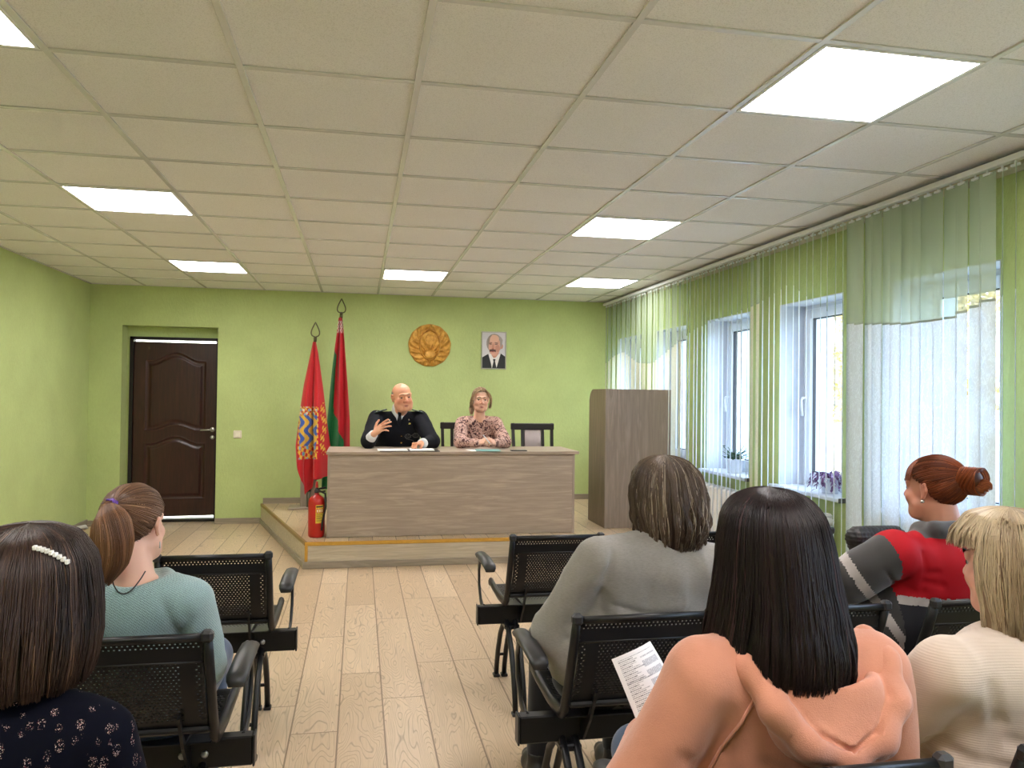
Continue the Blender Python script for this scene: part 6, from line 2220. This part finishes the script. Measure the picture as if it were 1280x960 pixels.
# eyeglasses held in the fist
t = thing('eyeglasses', 'dark-rimmed eyeglasses held by their arm in the hand of the uniformed person', 'eyeglasses', (.47, 6.80, 1.0))
m = MB()
gc = np.array([.452, 6.80, 1.045]); gx = norm([.95, -.2, .12]); gz = norm([-.1, .25, 1.0])
for q in (-1, 1):
    pts = [tuple(gc + gx * (q * .034 + .026 * math.cos(a)) + gz * (.019 * math.sin(a))) for a in np.linspace(0, 2 * PI, 20, endpoint=False)]
    m.tube(pts, .0022, 6, closed=True)
m.tube([gc - gx * .008, gc + gz * .004, gc + gx * .008], .002, 6)
fr_ = m.build('eyeglass_rims', M_BLACKP, t)
m = MB()
fist = wr_u + norm((-.75, -.62, .02)) * .07
m.tube([gc - gx * .06, gc - gx * .058 + [.01, -.01, -.02], fist + [-.03, -.015, .03], fist + [.0, -.0, .0]], .0024, 6)
m.build('temple_arm', M_BLACKP, t)
for q in (-1, 1):
    m = MB(); pts = [gc + gx * (q * .034 + .0245 * math.cos(a)) + gz * (.0175 * math.sin(a)) for a in np.linspace(0, 2 * PI, 20, endpoint=False)]
    m.add([tuple(p) for p in pts], [tuple(range(20))]); m.build('lens', M_GLASS, t)

# person in floral blouse
Rw = frame(PI - .03, -.04, .03)
head_w = np.array([1.118, 7.24, 1.362])
wl_w = np.array([1.045, 6.88, DT + .055]); wr_w = np.array([1.21, 6.88, DT + .055])
h1 = hand_prims(wl_w, (.62, -.60, .28), (.55, .30, -.45), (-.1, -.2, .9), .165, (.75, .8, .85, .9), .02, (.7, .6))
h2 = hand_prims(wr_w, (-.62, -.60, .22), (-.55, .30, -.45), (.1, -.2, .9), .165, (.75, .8, .85, .9), .02, (.7, .6))
def blouse_mat():
    g = G('floral_blouse_cloth')
    v = g.obj()
    vo = g.n('TexVoronoi', feature='F1'); g.l(g.mapping(v, (17, 17, 14)), vo.inputs['Vector'])
    rg = g.math('ABSOLUTE', g.math('SINE', g.math('MULTIPLY', vo.outputs['Distance'], 15)))
    n = g.noise(v, 24, 2, .5, 1.5)
    c1 = g.ramp(n, [(.38, C(70, 46, 50)), (.45, C(196, 152, 140)), (.56, C(226, 192, 178)), (.62, C(96, 64, 66))])
    c2 = g.mix(g.ramp(rg, [(.0, .9), (.35, 0)]), c1, C(70, 46, 52))
    g.base(c2, .7, 0, .25)
    return g.m
P = dict(label='person with pulled-back fair hair in a pink and brown floral blouse at the desk', hip=(1.11, 7.46, .72), chest=(1.11, 7.33, 1.0), neck=(1.115, 7.285, 1.20), head=head_w, R=Rw, s=.98,
         sl=(.955, 7.29, 1.135), sr=(1.272, 7.29, 1.135), el=(.905, 7.06, DT + .055), er=(1.325, 7.06, DT + .055), wl=wl_w, wr=wr_w, w=.175, fat=.02, armr=(.064, .056, .052, .034), nr=.048,
         kl=(1.02, 7.07, .72), kr=(1.20, 7.07, .72), al=(1.02, 7.1, PH + .09), ar=(1.2, 7.1, PH + .09), hands=h1 + h2, skin=(230, 182, 158), lip=(184, 96, 96), flush=.35, seed=71, fa=.005,
         topname='blouse', topmat=blouse_mat(), legmat=BLKT, brow=M_BROWG, gaze=(0, 0))
P['post'] = lambda F: F.ell((1.115, 7.24, 1.215), (.088, .085, .042), .01, None, 'sub')
root, c, R, s, T = presenter(P)
g_ = gather_hair(root, head_w, Rw, .98, (.0, -.95, -.25), 3000, (120, 92, 66), (192, 164, 128), 81, rad=.0013, streak=(216, 194, 160), sfrac=.12)
tail_hair(root, [g_, g_ + [-.02, .03, -.03], g_ + [-.065, -.01, -.09], g_ + [-.075, -.06, -.15]], [.02, .03, .028, .012], 900, (120, 92, 66), (186, 158, 122), 82, rad=.0012)
# loose locks framing the face
for q in (-1, 1):
    n = 260; r_ = np.random.RandomState(90 + q)
    st_ = np.array([q * .02, .50, .86]); st_ = st_ / np.linalg.norm(st_)
    D0 = st_ + r_.normal(0, .10, (n, 3)); D0 /= np.linalg.norm(D0, axis=1)[:, None]
    p0 = skull_hair(c, R, .98, D0, 1.04)
    p1 = np.array(c) + (np.array([q * .083, .052, .035]) + r_.normal(0, .004, (n, 3))) @ R.T
    p2 = np.array(c) + (np.array([q * .088, .02, -.07]) + r_.normal(0, .007, (n, 3))) @ R.T
    tt = np.linspace(0, 1, 12)[None, :, None]
    ctrl = p1 + (p1 - (p0 + p2)[:, :] / 2) * .9
    Pp = (1 - tt) ** 2 * p0[:, None] + 2 * tt * (1 - tt) * ctrl[:, None] + tt ** 2 * p2[:, None]
    strand_mesh('hair_lock', Pp, .0012, mixcols(n, (128, 98, 72), (200, 172, 136), 91 + q), root)
t = thing('pen', 'thin white pen held between the hands of the person in the floral blouse', 'pen', (1.1, 6.8, 1.0))
MB().tube([(1.075, 6.775, 1.055), (1.135, 6.79, .985), (1.14, 6.791, .978)], [.004, .004, .001], 8).build('pen_barrel', M_WHITE, t)
